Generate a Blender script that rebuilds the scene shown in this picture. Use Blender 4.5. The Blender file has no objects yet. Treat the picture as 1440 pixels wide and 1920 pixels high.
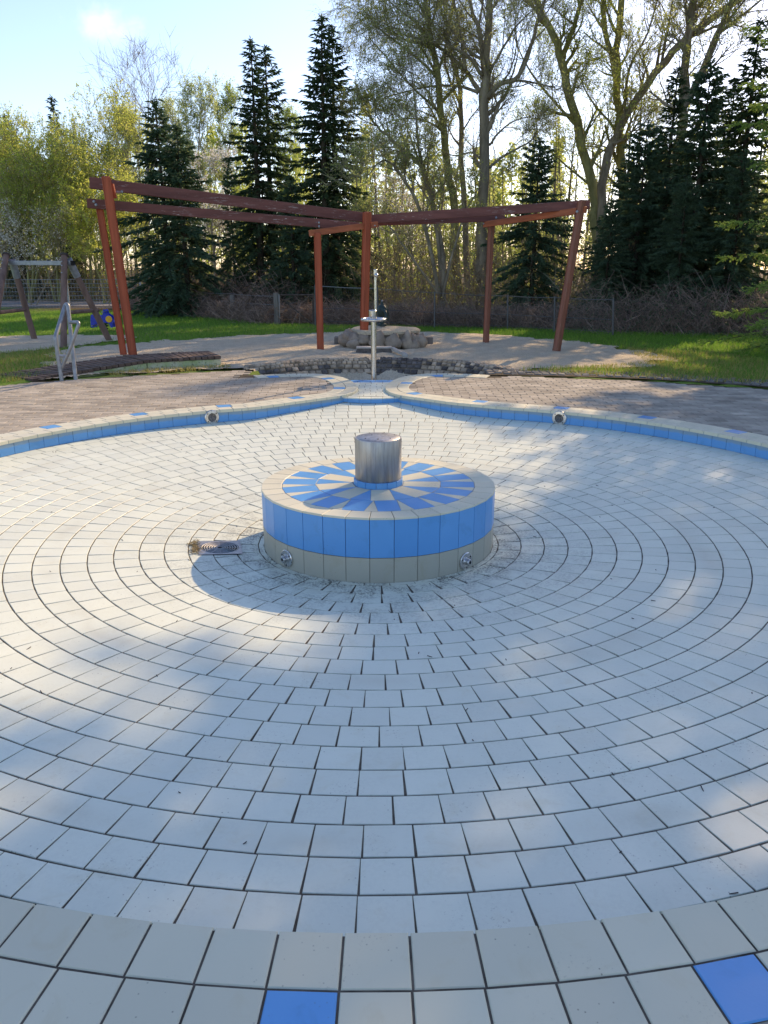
import bpy, math, random
import numpy as np
from mathutils import Vector, Matrix
from mathutils.geometry import tessellate_polygon
from math import pi, sin, cos, tan, atan, atan2, hypot, radians, sqrt

scene = bpy.context.scene
# ------------------------------------------------------------------ camera
S = 0.15                       # one ring of pool tiles
FPX = 1470.0                   # focal length in pixels of the 1440 x 1920 photograph
PITCH = atan((960 - 503) / FPX)
CX, CY, CZ = 0.0, -33.55 * S, 9.52 * S
YAW = atan(10.5 / (FPX * cos(PITCH)))
cam_data = bpy.data.cameras.new('camera')
cam_data.sensor_fit = 'VERTICAL'
cam_data.sensor_height = 36.0
cam_data.lens = FPX / 1920 * 36.0
cam_data.clip_start = 0.05
cam_data.clip_end = 3000
cam = bpy.data.objects.new('camera', cam_data)
cam.location = (CX, CY, CZ)
cam.rotation_euler = (pi / 2 - PITCH, 0, -YAW)
scene.collection.objects.link(cam)
scene.camera = cam
# ------------------------------------------------------------------ light
SUN_AZ, SUN_EL = radians(34.4), radians(29.5)
SUN_DIR = Vector((sin(SUN_AZ) * cos(SUN_EL), cos(SUN_AZ) * cos(SUN_EL), sin(SUN_EL)))
world = bpy.data.worlds.new('World')
scene.world = world
world.use_nodes = True
wn, wl = world.node_tree.nodes, world.node_tree.links
wn.clear()
w_out = wn.new('ShaderNodeOutputWorld')
w_bg = wn.new('ShaderNodeBackground')
w_bg.inputs['Strength'].default_value = 0.15
sky = wn.new('ShaderNodeTexSky')
sky.sky_type = 'NISHITA'
sky.sun_disc = False
sky.sun_elevation = SUN_EL
sky.sun_rotation = SUN_AZ
sky.altitude = 60
sky.air_density = 1.0
sky.dust_density = 0.5
sky.ozone_density = 2.0
wl.new(w_bg.outputs[0], w_out.inputs['Surface'])
sun_data = bpy.data.lights.new('sun', 'SUN')
sun_data.energy = 3.5
sun_data.angle = radians(0.55)
sun_data.color = (1.0, 0.73, 0.44)
sun = bpy.data.objects.new('sun', sun_data)
sun.rotation_euler = SUN_DIR.to_track_quat('Z', 'Y').to_euler()
sun.location = (20, 30, 25)
scene.collection.objects.link(sun)
scene.view_settings.view_transform = 'Standard'
scene.view_settings.look = 'None'
scene.view_settings.exposure = 0.82
scene.view_settings.gamma = 1.0
scene.view_settings.use_curve_mapping = False

# ------------------------------------------------------------------ pixels to places
def ray(x, y):
    u, v = (x - 720) / FPX, (y - 960) / FPX
    fy, fz = cos(PITCH) - v * sin(PITCH), -sin(PITCH) - v * cos(PITCH)
    return Vector((u * cos(YAW) + fy * sin(YAW), -u * sin(YAW) + fy * cos(YAW), fz))

def at(x, y, z=0.0):                    # where the sight line meets the level z
    d = ray(x, y)
    t = (z - CZ) / d.z
    return Vector((CX + t * d.x, CY + t * d.y, z))

def pl(x, y, Y):                        # where the sight line meets the depth Y
    d = ray(x, y)
    t = (Y - CY) / d.y
    return Vector((CX + t * d.x, Y, CZ + t * d.z))

def project(p):
    X, Y, Z = p[0] - CX, p[1] - CY, p[2] - CZ
    x, y = X * cos(YAW) - Y * sin(YAW), X * sin(YAW) + Y * cos(YAW)
    zc = y * cos(PITCH) - Z * sin(PITCH)
    dn = -(Z * cos(PITCH) + y * sin(PITCH))
    if zc < 0.05:
        return (-9999, -9999, zc)
    return (720 + FPX * x / zc, 960 + FPX * dn / zc, zc)

def seen_area(pts):                     # size in the picture; 0 when outside it
    q = [project(p) for p in pts]
    if any(a[2] < 0.05 for a in q):
        return 0.0
    cx, cy = sum(a[0] for a in q) / len(q), sum(a[1] for a in q) / len(q)
    if not (-60 < cx < 1500 and -60 < cy < 1990):
        return 0.0
    s = 0.0
    for i in range(len(q)):
        a, b = q[i], q[(i + 1) % len(q)]
        s += a[0] * b[1] - b[0] * a[1]
    return abs(s) / 2

# ------------------------------------------------------------------ objects
def tag(o, label=None, cat=None, group=None, kind=None):
    if label: o['label'] = label
    if cat: o['category'] = cat
    if group: o['group'] = group
    if kind: o['kind'] = kind
    return o

def link(o, parent=None):
    scene.collection.objects.link(o)
    if parent is not None:
        o.parent = parent
        o.matrix_parent_inverse = world_of(parent).inverted()
    return o

def world_of(o):
    m = o.matrix_basis.copy()
    if o.parent is not None:
        m = world_of(o.parent) @ o.matrix_parent_inverse @ m
    return m

def thing(name, label, cat, loc, group=None):
    o = bpy.data.objects.new(name, None)
    o.empty_display_size = 0.2
    o.location = loc
    link(o)
    return tag(o, label, cat, group)

def mesh_obj(name, me, mat, parent=None, loc=None):
    if mat is not None and not me.materials:
        me.materials.append(mat)
    o = bpy.data.objects.new(name, me)
    if loc is not None:
        o.location = loc
    return link(o, parent)

def np_mesh(name, verts, quads, smooth=False):
    """fast mesh from numpy arrays: verts (n,3), quads (m,k)"""
    me = bpy.data.meshes.new(name)
    verts = np.asarray(verts, np.float32)
    quads = np.asarray(quads, np.int32)
    m, k = quads.shape
    me.vertices.add(len(verts))
    me.vertices.foreach_set('co', verts.ravel())
    me.loops.add(m * k)
    me.loops.foreach_set('vertex_index', quads.ravel())
    me.polygons.add(m)
    me.polygons.foreach_set('loop_start', np.arange(m, dtype=np.int32) * k)
    me.polygons.foreach_set('loop_total', np.full(m, k, np.int32))
    if smooth:
        me.polygons.foreach_set('use_smooth', np.ones(m, bool))
    me.update(calc_edges=True)
    return me

class MB:
    def __init__(self):
        self.v, self.f = [], []

    def add(self, vs, fs):
        o = len(self.v)
        self.v += [tuple(p) for p in vs]
        self.f += [tuple(i + o for i in q) for q in fs]
        return self

    def box(self, c, s, M=None, bev=0.0):
        x, y, z = s[0] / 2, s[1] / 2, s[2] / 2
        c = Vector(c)
        if bev <= 0:
            vs = [Vector((a * x, b * y, d * z)) for d in (-1, 1) for a, b in ((-1, -1), (1, -1), (1, 1), (-1, 1))]
            fs = [(3, 2, 1, 0), (4, 5, 6, 7), (0, 1, 5, 4), (1, 2, 6, 5), (2, 3, 7, 6), (3, 0, 4, 7)]
        else:
            vs, fs = [], []
            b = bev
            idx = {}
            for sx in (-1, 1):
                for sy in (-1, 1):
                    for sz in (-1, 1):
                        for ax in range(3):
                            p = [sx * (x - b), sy * (y - b), sz * (z - b)]
                            p[ax] = (sx * x, sy * y, sz * z)[ax]
                            idx[(sx, sy, sz, ax)] = len(vs)
                            vs.append(Vector(p))
            for ax in range(3):
                o1, o2 = (ax + 1) % 3, (ax + 2) % 3
                for sg in (-1, 1):
                    cs = []
                    for a1, a2 in ((-1, -1), (1, -1), (1, 1), (-1, 1)):
                        k = [0, 0, 0]; k[ax] = sg; k[o1] = a1; k[o2] = a2
                        cs.append(idx[(k[0], k[1], k[2], ax)])
                    fs.append(tuple(cs if sg > 0 else cs[::-1]))
                for a1 in (-1, 1):          # edge strips along ax
                    for a2 in (-1, 1):
                        q = []
                        for e, which in ((-1, o1), (1, o1), (1, o2), (-1, o2)):
                            k = [0, 0, 0]; k[ax] = e; k[o1] = a1; k[o2] = a2
                            q.append(idx[(k[0], k[1], k[2], which)])
                        fs.append(tuple(q if a1 * a2 < 0 else q[::-1]))
            for sx in (-1, 1):
                for sy in (-1, 1):
                    for sz in (-1, 1):
                        q = [idx[(sx, sy, sz, k)] for k in range(3)]
                        fs.append(tuple(q if sx * sy * sz > 0 else q[::-1]))
        if M is not None:
            vs = [M @ p for p in vs]
        return self.add([p + c for p in vs], fs)

    def beam(self, p, q, w, h, up=Vector((0, 0, 1)), bev=0.0):
        p, q = Vector(p), Vector(q)
        y = (q - p).normalized()
        x = y.cross(up).normalized()
        z = x.cross(y)
        M = Matrix((x, y, z)).transposed()
        return self.box((p + q) / 2, (w, (q - p).length, h), M, bev)

    def slab(self, pts, nrm, thick, ch=0.0):
        """plate with a chamfered face: pts = face outline, nrm = outward"""
        pts = [Vector(p) for p in pts]
        nrm = Vector(nrm).normalized()
        c = sum(pts, Vector()) / len(pts)
        n = len(pts)
        if ch > 0:
            ins = []
            for p in pts:
                d = c - p
                ins.append(p + d * min(0.4, ch * 1.3 / max(d.length, 1e-6)))
            vs = ins + [p - nrm * ch for p in pts] + [p - nrm * thick for p in pts]
            fs = [tuple(range(n))]
            for i in range(n):
                j = (i + 1) % n
                fs += [(i, i + n, j + n, j), (i + n, i + 2 * n, j + 2 * n, j + n)]
        else:
            vs = pts + [p - nrm * thick for p in pts]
            fs = [tuple(range(n))] + [(i, i + n, (i + 1) % n + n, (i + 1) % n) for i in range(n)]
        a, b = pts[1] - pts[0], pts[2] - pts[0]
        if a.cross(b).dot(nrm) < 0:
            fs = [f[::-1] for f in fs]
        return self.add(vs, fs)

    def tube(self, pts, rad, n=8, cap=True):
        pts = [Vector(p) for p in pts]
        m = len(pts)
        if not hasattr(rad, '__len__'):
            rad = [rad] * m
        o = len(self.v)
        prev = None
        for i, p in enumerate(pts):
            t = (pts[min(i + 1, m - 1)] - pts[max(i - 1, 0)])
            if t.length < 1e-9: t = Vector((0, 0, 1))
            t.normalize()
            if prev is None:
                a = t.cross(Vector((0, 0, 1)))
                if a.length < 0.05: a = t.cross(Vector((1, 0, 0)))
            else:
                a = prev - t * prev.dot(t)
            a.normalize()
            prev = a
            b = t.cross(a)
            r = rad[i]
            for k in range(n):
                g = 2 * pi * k / n
                q = p + a * (r * cos(g)) + b * (r * sin(g))
                self.v.append((q.x, q.y, q.z))
        for i in range(m - 1):
            for k in range(n):
                k2 = (k + 1) % n
                self.f.append((o + i * n + k, o + i * n + k2, o + (i + 1) * n + k2, o + (i + 1) * n + k))
        if cap:
            self.f.append(tuple(o + k for k in range(n))[::-1])
            self.f.append(tuple(o + (m - 1) * n + k for k in range(n)))
        return self

    def lathe(self, prof, n=32, c=(0, 0, 0), M=None, a0=0.0):
        """prof: list of (r, z) from bottom outside to top"""
        o = len(self.v)
        c = Vector(c)
        for r, z in prof:
            for k in range(n):
                g = a0 + 2 * pi * k / n
                q = Vector((r * cos(g), r * sin(g), z))
                if M is not None: q = M @ q
                q += c
                self.v.append((q.x, q.y, q.z))
        for i in range(len(prof) - 1):
            for k in range(n):
                k2 = (k + 1) % n
                self.f.append((o + i * n + k, o + i * n + k2, o + (i + 1) * n + k2, o + (i + 1) * n + k))
        if prof[-1][0] > 1e-6:
            self.f.append(tuple(o + (len(prof) - 1) * n + k for k in range(n)))
        if prof[0][0] > 1e-6:
            self.f.append(tuple(o + k for k in range(n))[::-1])
        return self

    def prism(self, poly, a, b):
        """outline poly (3-D points) swept along vector b - a"""
        d = Vector(b) - Vector(a)
        n = len(poly)
        vs = [Vector(p) for p in poly] + [Vector(p) + d for p in poly]
        fs = [tuple(range(n))[::-1], tuple(range(n, 2 * n))] + [(i, (i + 1) % n, (i + 1) % n + n, i + n) for i in range(n)]
        return self.add(vs, fs)

    def mesh(self, name, smooth=False):
        me = bpy.data.meshes.new(name)
        me.from_pydata(self.v, [], self.f)
        if smooth:
            me.polygons.foreach_set('use_smooth', [True] * len(me.polygons))
        me.update()
        return me

    def build(self, name, mat, parent=None, smooth=False, centre=True):
        loc = Vector((0, 0, 0))
        if centre and self.v:
            a = np.array(self.v)
            lo, hi = a.min(0), a.max(0)
            loc = Vector(((lo[0] + hi[0]) / 2, (lo[1] + hi[1]) / 2, lo[2]))
            self.v = [(p[0] - loc.x, p[1] - loc.y, p[2] - loc.z) for p in self.v]
        return mesh_obj(name, self.mesh(name, smooth), mat, parent, loc)

def autosmooth(o, ang=35):
    me = o.data
    me.polygons.foreach_set('use_smooth', [True] * len(me.polygons))
    try:
        me.set_sharp_from_angle(angle=radians(ang))
    except Exception:
        pass
    return o

# ------------------------------------------------------------------ materials
MATS = {}
class NT:
    def __init__(self, m):
        m.use_nodes = True
        self.t = m.node_tree
        self.n, self.l = self.t.nodes, self.t.links
        self.bsdf = self.n.get('Principled BSDF')
        self.out = self.n.get('Material Output')
    def new(self, kind, **kw):
        nd = self.n.new(kind)
        for k, v in kw.items():
            setattr(nd, k, v)
        return nd
    def con(self, a, b):
        self.l.new(a, b)
    def math(self, op, a, b=None, clamp=False):
        nd = self.n.new('ShaderNodeMath'); nd.operation = op; nd.use_clamp = clamp
        for i, v in enumerate((a, b)):
            if v is None: continue
            if isinstance(v, (int, float)): nd.inputs[i].default_value = v
            else: self.con(v, nd.inputs[i])
        return nd.outputs[0]
    def noise(self, scale, detail=3, rough=0.55, vec=None, stretch=None, dist=0.0):
        nd = self.n.new('ShaderNodeTexNoise')
        nd.inputs['Scale'].default_value = scale
        nd.inputs['Detail'].default_value = detail
        nd.inputs['Roughness'].default_value = rough
        nd.inputs['Distortion'].default_value = dist
        v = vec if vec is not None else self.pos()
        if stretch:
            mp = self.n.new('ShaderNodeMapping')
            mp.inputs['Scale'].default_value = stretch
            self.con(v, mp.inputs['Vector'])
            v = mp.outputs[0]
        self.con(v, nd.inputs['Vector'])
        return nd.outputs[0]
    def pos(self):
        if not hasattr(self, '_g'):
            self._g = self.n.new('ShaderNodeNewGeometry')
        return self._g.outputs['Position']
    def island(self):
        self.pos()
        oi = self.n.new('ShaderNodeObjectInfo')
        return self.math('FRACT', self.math('ADD', self._g.outputs['Random Per Island'], oi.outputs['Random']))
    def ramp(self, fac, stops):
        nd = self.n.new('ShaderNodeValToRGB')
        el = nd.color_ramp.elements
        while len(el) < len(stops): el.new(0.5)
        for e, (p, c) in zip(el, stops):
            e.position = p
            e.color = (c[0], c[1], c[2], 1) if hasattr(c, '__len__') else (c, c, c, 1)
        self.con(fac, nd.inputs[0])
        return nd.outputs[0]
    def mix(self, fac, a, b, mode='MIX'):
        nd = self.n.new('ShaderNodeMix'); nd.data_type = 'RGBA'; nd.blend_type = mode
        for sock, v in ((nd.inputs[0], fac), (nd.inputs[6], a), (nd.inputs[7], b)):
            if isinstance(v, (int, float)): sock.default_value = v
            elif isinstance(v, (tuple, list)): sock.default_value = (v[0], v[1], v[2], 1)
            else: self.con(v, sock)
        return nd.outputs[2]
    def bump(self, h, strength=0.3, dist=0.01):
        nd = self.n.new('ShaderNodeBump')
        nd.inputs['Strength'].default_value = strength
        nd.inputs['Distance'].default_value = dist
        self.con(h, nd.inputs['Height'])
        self.con(nd.outputs[0], self.bsdf.inputs['Normal'])
    def base(self, c):
        if isinstance(c, (tuple, list)): self.bsdf.inputs['Base Color'].default_value = (c[0], c[1], c[2], 1)
        else: self.con(c, self.bsdf.inputs['Base Color'])
    def set(self, rough=0.6, spec=0.5, metal=0.0):
        self.bsdf.inputs['Roughness'].default_value = rough
        self.bsdf.inputs['Specular IOR Level'].default_value = spec
        self.bsdf.inputs['Metallic'].default_value = metal

def newmat(name):
    m = bpy.data.materials.new(name)
    MATS[name] = m
    return m, NT(m)

def scale_c(c, k): return tuple(min(1, x * k) for x in c)

def simple(name, col, rough=0.7, spec=0.3, metal=0.0, var=0.25, nscale=6, bump=0.2, bscale=40, bdist=0.005, isl=0.0, stretch=None):
    m, t = newmat(name)
    f = t.noise(nscale, 4, 0.6, stretch=stretch)
    c = t.ramp(f, [(0.3, scale_c(col, 1 - var)), (0.7, scale_c(col, 1 + var))])
    if isl:
        c = t.mix(1.0, c, t.ramp(t.island(), [(0, 1 - isl), (1, 1.0)]), 'MULTIPLY')
    t.base(c)
    t.set(rough, spec, metal)
    if bump: t.bump(t.noise(bscale, 4, 0.6, stretch=stretch), bump, bdist)
    return m

def tile_mat(name, col, col2, rough, dirt=(0.10, 0.085, 0.06), dirt_amt=1.0, isl=0.10, chalk=False, drum=False):
    m, t = newmat(name)
    c = t.mix(t.island(), col, col2)
    c = t.mix(t.ramp(t.noise(2.2, 3), [(0.35, 0.0), (0.75, 0.35)]), c, scale_c(col, 0.86))
    # yellowish water lines and smears
    sm = t.ramp(t.noise(9, 4, 0.65, dist=0.6), [(0.56, 0.0), (0.75, 0.35)])
    c = t.mix(sm, c, (col[0] * 0.80, col[1] * 0.74, col[2] * 0.62))
    # specks
    vo = t.new('ShaderNodeTexVoronoi'); vo.inputs['Scale'].default_value = 46
    t.con(t.pos(), vo.inputs['Vector'])
    sp = t.math('MULTIPLY', t.ramp(vo.outputs['Distance'], [(0.05, 1.0), (0.13, 0.0)]),
                t.ramp(t.noise(3.1, 2), [(0.52, 0.0), (0.66, 0.8)]))
    c = t.mix(sp, c, dirt)
    # scratches / algae patches, stronger round the fountain
    sx = t.new('ShaderNodeSeparateXYZ'); t.con(t.pos(), sx.inputs[0])
    if drum:
        r = t.math('SQRT', t.math('ADD', t.math('POWER', sx.outputs[0], 2.0), t.math('POWER', sx.outputs[1], 2.0)))
        near = t.ramp(t.math('MULTIPLY', r, 0.5), [(0.38, 1.0), (0.42, 0.95), (0.54, 0.4), (0.85, 0.05)])
        blot = t.ramp(t.noise(6, 5, 0.7), [(0.42, 0.0), (0.56, 1.0)])
        fine = t.ramp(t.noise(70, 4, 0.75), [(0.44, 0.0), (0.58, 0.95)])
        d = t.math('MULTIPLY', t.math('MULTIPLY', blot, fine), near)
        c = t.mix(d, c, (0.035, 0.03, 0.022))
    pat = t.math('MULTIPLY', t.ramp(t.noise(4.2, 3), [(0.56, 0.0), (0.70, 1.0)]), t.ramp(t.noise(85, 5, 0.8), [(0.57, 0.0), (0.66, 0.6 * dirt_amt)]))
    c = t.mix(pat, c, dirt)
    if chalk:
        z = t.math('ADD', sx.outputs[2], t.math('MULTIPLY', t.noise(14, 4), 0.030))
        band = t.ramp(t.math('ADD', t.math('MULTIPLY', z, 10.0), 0.75), [(0.20, 0.0), (0.36, 0.62), (0.7, 0.8)])
        c = t.mix(band, c, (0.27, 0.32, 0.29))
    if drum:                                   # faint tide marks where water stood
        rn = t.math('ADD', r, t.math('MULTIPLY', t.noise(1.6, 4), 0.35))
        tide = t.math('MULTIPLY', t.ramp(t.math('FRACT', t.math('MULTIPLY', rn, 0.9)), [(0.0, 0.28), (0.10, 0.0), (0.92, 0.0), (1.0, 0.28)]), t.ramp(t.noise(2.3, 3), [(0.4, 0.0), (0.65, 1.0)]))
        c = t.mix(tide, c, (0.42, 0.38, 0.27))
    t.base(c)
    t.set(rough, 0.45)
    rr = t.ramp(t.noise(5, 3), [(0.3, rough - 0.07), (0.7, rough + 0.1)])
    t.con(rr, t.bsdf.inputs['Roughness'])
    t.bump(t.noise(120, 3, 0.6), 0.10, 0.002)
    return m

tile_mat('tile_cream', (0.745, 0.775, 0.63), (0.665, 0.692, 0.57), 0.42, drum=True)
tile_mat('tile_kerb', (0.69, 0.66, 0.485), (0.60, 0.575, 0.425), 0.48, dirt_amt=1.25)
tile_mat('tile_greige', (0.45, 0.43, 0.33), (0.41, 0.395, 0.31), 0.5)
tile_mat('tile_blue', (0.095, 0.31, 0.64), (0.135, 0.365, 0.69), 0.36, dirt_amt=0.5)
tile_mat('tile_blue_riser', (0.095, 0.30, 0.61), (0.135, 0.36, 0.67), 0.38, chalk=True, dirt_amt=0.6)
simple('grout', (0.12, 0.105, 0.085), 0.95, 0.1, var=0.45, nscale=14, bump=0.5, bscale=150)
simple('grout_pale', (0.36, 0.36, 0.34), 0.95, 0.1, var=0.3, nscale=20, bump=0.3, bscale=150)
simple('paver', (0.43, 0.385, 0.31), 0.9, 0.15, var=0.28, nscale=2.5, bump=0.5, bscale=110, isl=0.28)
simple('paver_joint', (0.10, 0.082, 0.055), 0.95, 0.1, var=0.5, nscale=9, bump=0.6, bscale=160)
simple('sett', (0.21, 0.20, 0.18), 0.85, 0.2, var=0.35, nscale=9, bump=0.5, bscale=60, isl=0.35)
simple('cobble', (0.50, 0.40, 0.285), 0.85, 0.2, var=0.45, nscale=7, bump=0.6, bscale=60, isl=0.4)
simple('cobble_black', (0.13, 0.115, 0.105), 0.75, 0.3, var=0.6, nscale=9, bump=0.6, bscale=60, isl=0.4)
simple('mortar', (0.20, 0.165, 0.12), 0.95, 0.1, var=0.4, nscale=12, bump=0.7, bscale=60)
simple('concrete', (0.42, 0.40, 0.36), 0.9, 0.2, var=0.25, nscale=6, bump=0.4, bscale=70)
simple('boulder', (0.36, 0.295, 0.225), 0.8, 0.25, var=0.4, nscale=4, bump=0.5, bscale=30, isl=0.3)
simple('plank', (0.15, 0.105, 0.08), 0.85, 0.2, var=0.4, nscale=9, bump=0.5, bscale=60, isl=0.3)
simple('post_wood', (0.20, 0.135, 0.11), 0.85, 0.15, var=0.3, nscale=8, bump=0.4, bscale=50, stretch=(1, 1, 0.12))
simple('grey_wood', (0.19, 0.175, 0.155), 0.9, 0.1, var=0.35, nscale=8, bump=0.5, bscale=60, stretch=(1, 1, 0.1))
simple('galvanised', (0.30, 0.315, 0.33), 0.5, 0.5, metal=0.6, var=0.22, nscale=14, bump=0.1, bscale=60)
simple('galv_wire', (0.26, 0.27, 0.275), 0.6, 0.4, metal=0.4, var=0.1, bump=0)
simple('rust_tube', (0.07, 0.055, 0.045), 0.8, 0.3, var=0.4, nscale=20, bump=0.3, bscale=70)
simple('blue_plastic', (0.010, 0.035, 0.42), 0.35, 0.5, var=0.08, bump=0)
simple('yellow_plastic', (0.80, 0.42, 0.015), 0.4, 0.5, var=0.08, bump=0)
simple('dark_gap', (0.012, 0.012, 0.013), 0.7, 0.2, var=0.2, bump=0)
simple('black_plastic', (0.014, 0.014, 0.015), 0.5, 0.3, var=0.2, bump=0)
simple('pump_green', (0.012, 0.035, 0.032), 0.5, 0.5, var=0.3, nscale=16, bump=0.2, bscale=60)
simple('bark', (0.27, 0.23, 0.16), 0.95, 0.1, var=0.45, nscale=5, bump=0.8, bscale=22, bdist=0.02, stretch=(1, 1, 0.25))
simple('bark_mossy', (0.27, 0.26, 0.11), 0.95, 0.1, var=0.45, nscale=4, bump=0.8, bscale=22, bdist=0.02, stretch=(1, 1, 0.3))
simple('twig', (0.34, 0.31, 0.17), 0.95, 0.1, var=0.35, nscale=2, bump=0)
simple('bark_dark', (0.07, 0.058, 0.042), 0.95, 0.1, var=0.4, nscale=5, bump=0.6, bscale=22, bdist=0.02)
simple('wire_dark', (0.13, 0.13, 0.13), 0.7, 0.3, metal=0.3, var=0.2, bump=0)
simple('bark_pale', (0.30, 0.27, 0.22), 0.9, 0.1, var=0.4, nscale=5, bump=0.5, bscale=22, bdist=0.01)
simple('bramble', (0.36, 0.265, 0.205), 0.9, 0.1, var=0.4, nscale=3, bump=0, isl=0.5)
simple('dry_grass', (0.36, 0.27, 0.13), 0.9, 0.1, var=0.3, nscale=5, bump=0, isl=0.4)

def steel_mat(name, rough, col=(0.60, 0.585, 0.56), streak=True):
    m, t = newmat(name)
    f = t.noise(10, 5, 0.7, stretch=(5, 5, 0.35))
    t.base(t.ramp(f, [(0.3, scale_c(col, 0.62)), (0.5, scale_c(col, 0.9)), (0.75, scale_c(col, 1.12))]))
    t.set(rough, 0.5, 1.0)
    t.con(t.ramp(t.noise(14, 4, 0.7, stretch=(4, 4, 0.3)), [(0.3, rough - 0.08), (0.7, rough + 0.14)]), t.bsdf.inputs['Roughness'])
    if streak: t.bump(t.noise(60, 3, 0.6, stretch=(1, 1, 0.02)), 0.06, 0.002)
    return m
steel_mat('steel_cap', 0.40, (0.43, 0.415, 0.395))
steel_mat('steel', 0.22, (0.66, 0.65, 0.63), False)

def paint_mat(name, col, flake, amt, stretch, worn=(0.42, 0.34, 0.31)):
    m, t = newmat(name)
    f = t.noise(5, 4, 0.6, stretch=stretch)
    c = t.ramp(f, [(0.3, scale_c(col, 0.72)), (0.7, scale_c(col, 1.2))])
    fl = t.ramp(t.noise(16, 5, 0.75, stretch=stretch, dist=0.4), [(flake, 0.0), (flake + 0.03, 1.0)])
    pt = t.ramp(t.noise(2.0, 3), [(0.45, 0.0), (0.6, 1.0)])
    c = t.mix(t.math('MULTIPLY', t.math('MULTIPLY', fl, pt), amt), c, worn)
    t.base(c)
    t.set(0.72, 0.3)
    t.bump(t.noise(30, 4, 0.65, stretch=stretch), 0.35, 0.006)
    return m
paint_mat('post_paint', (0.40, 0.10, 0.045), 0.64, 0.4, (3, 3, 0.25), (0.17, 0.08, 0.06))
paint_mat('beam_paint', (0.17, 0.068, 0.055), 0.58, 0.9, (0.35, 0.35, 3))
paint_mat('brace_paint', (0.40, 0.125, 0.055), 0.66, 0.3, (0.5, 0.5, 3), (0.2, 0.11, 0.08))
paint_mat('post_worn', (0.26, 0.105, 0.065), 0.55, 0.7, (3, 3, 0.2), (0.25, 0.17, 0.12))

def edging_mat():
    m, t = newmat('mossy_concrete')
    g = t.ramp(t.noise(5, 4), [(0.35, 0.0), (0.6, 1.0)])
    c = t.mix(g, (0.52, 0.52, 0.36), (0.36, 0.43, 0.20))
    d = t.ramp(t.noise(26, 5, 0.75), [(0.55, 0.0), (0.65, 0.8)])
    t.base(t.mix(d, c, (0.08, 0.09, 0.05)))
    t.set(0.9, 0.2)
    t.bump(t.noise(70, 4), 0.4, 0.005)
edging_mat()

def ground_mat():
    m, t = newmat('lawn_soil')
    n1 = t.noise(0.45, 4)
    g = t.ramp(t.noise(9, 5, 0.7), [(0.3, (0.09, 0.16, 0.026)), (0.5, (0.15, 0.25, 0.04)), (0.72, (0.25, 0.29, 0.08))])
    c = t.mix(t.ramp(n1, [(0.48, 0.0), (0.68, 0.75)]), g, (0.20, 0.175, 0.085))
    # bare forest floor beyond the fences
    sx = t.new('ShaderNodeSeparateXYZ'); t.con(t.pos(), sx.inputs[0])
    far = t.math('ADD', sx.outputs[1], t.math('MULTIPLY', sx.outputs[0], 0.30))
    far = t.math('ADD', far, t.math('MULTIPLY', t.math('MINIMUM', t.math('ADD', sx.outputs[0], 2.6), 0.0), 0.38))
    far = t.math('ADD', far, t.math('MULTIPLY', t.noise(1.3, 4), 2.0))
    fm = t.ramp(t.math('MULTIPLY', far, 0.02), [(0.350, 0.0), (0.378, 1.0)])
    litter = t.ramp(t.noise(6, 5, 0.7), [(0.3, (0.08, 0.065, 0.04)), (0.7, (0.21, 0.16, 0.09))])
    t.base(t.mix(fm, c, litter))
    t.set(0.95, 0.05)
    t.bump(t.noise(45, 5, 0.7), 0.9, 0.03)
ground_mat()

def sand_mat():
    m, t = newmat('sand')
    c = t.ramp(t.noise(3.0, 5, 0.65), [(0.3, (0.62, 0.52, 0.36)), (0.7, (0.77, 0.66, 0.48))])
    sp = t.ramp(t.noise(60, 4, 0.8), [(0.50, 0.0), (0.66, 0.7)])
    c = t.mix(sp, c, (0.22, 0.165, 0.11))
    t.base(c)
    t.set(0.95, 0.1)
    h = t.math('ADD', t.noise(26, 5, 0.7), t.math('MULTIPLY', t.noise(7, 3), 1.4))
    t.bump(h, 1.0, 0.05)
sand_mat()
simple('road_grey', (0.26, 0.25, 0.26), 0.9, 0.2, var=0.2, nscale=2, bump=0.3, bscale=60)

def leaf_mat(name, c1, c2, trans=0.45, rough=0.6):
    m, t = newmat(name)
    c = t.mix(t.island(), c1, c2)
    t.base(c)
    t.set(rough, 0.25)
    tr = t.new('ShaderNodeBsdfTranslucent')
    t.con(c, tr.inputs['Color'])
    mx = t.new('ShaderNodeMixShader')
    mx.inputs[0].default_value = trans
    t.con(t.bsdf.outputs[0], mx.inputs[1]); t.con(tr.outputs[0], mx.inputs[2])
    t.con(mx.outputs[0], t.out.inputs['Surface'])
    return m
leaf_mat('leaf_spring', (0.30, 0.41, 0.06), (0.46, 0.54, 0.11), 0.68)
leaf_mat('leaf_yellow', (0.42, 0.50, 0.08), (0.58, 0.60, 0.15), 0.68)
leaf_mat('leaf_pale', (0.40, 0.50, 0.16), (0.56, 0.61, 0.27), 0.68)
leaf_mat('leaf_grey', (0.38, 0.45, 0.10), (0.54, 0.58, 0.20), 0.7)
leaf_mat('blossom', (0.70, 0.68, 0.62), (0.82, 0.80, 0.75), 0.4)
leaf_mat('needle_dark', (0.045, 0.080, 0.038), (0.105, 0.160, 0.075), 0.3)
leaf_mat('needle_blue', (0.055, 0.100, 0.055), (0.125, 0.195, 0.105), 0.3)
leaf_mat('needle_light', (0.18, 0.30, 0.055), (0.36, 0.46, 0.12), 0.45)
leaf_mat('needle_brown', (0.12, 0.085, 0.05), (0.20, 0.15, 0.09), 0.2)
leaf_mat('grass_blade', (0.11, 0.26, 0.028), (0.25, 0.40, 0.06), 0.55)
leaf_mat('grass_dry', (0.30, 0.30, 0.07), (0.45, 0.38, 0.14), 0.4)
leaf_mat('leaf_dead', (0.13, 0.085, 0.05), (0.24, 0.165, 0.10), 0.3)

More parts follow.
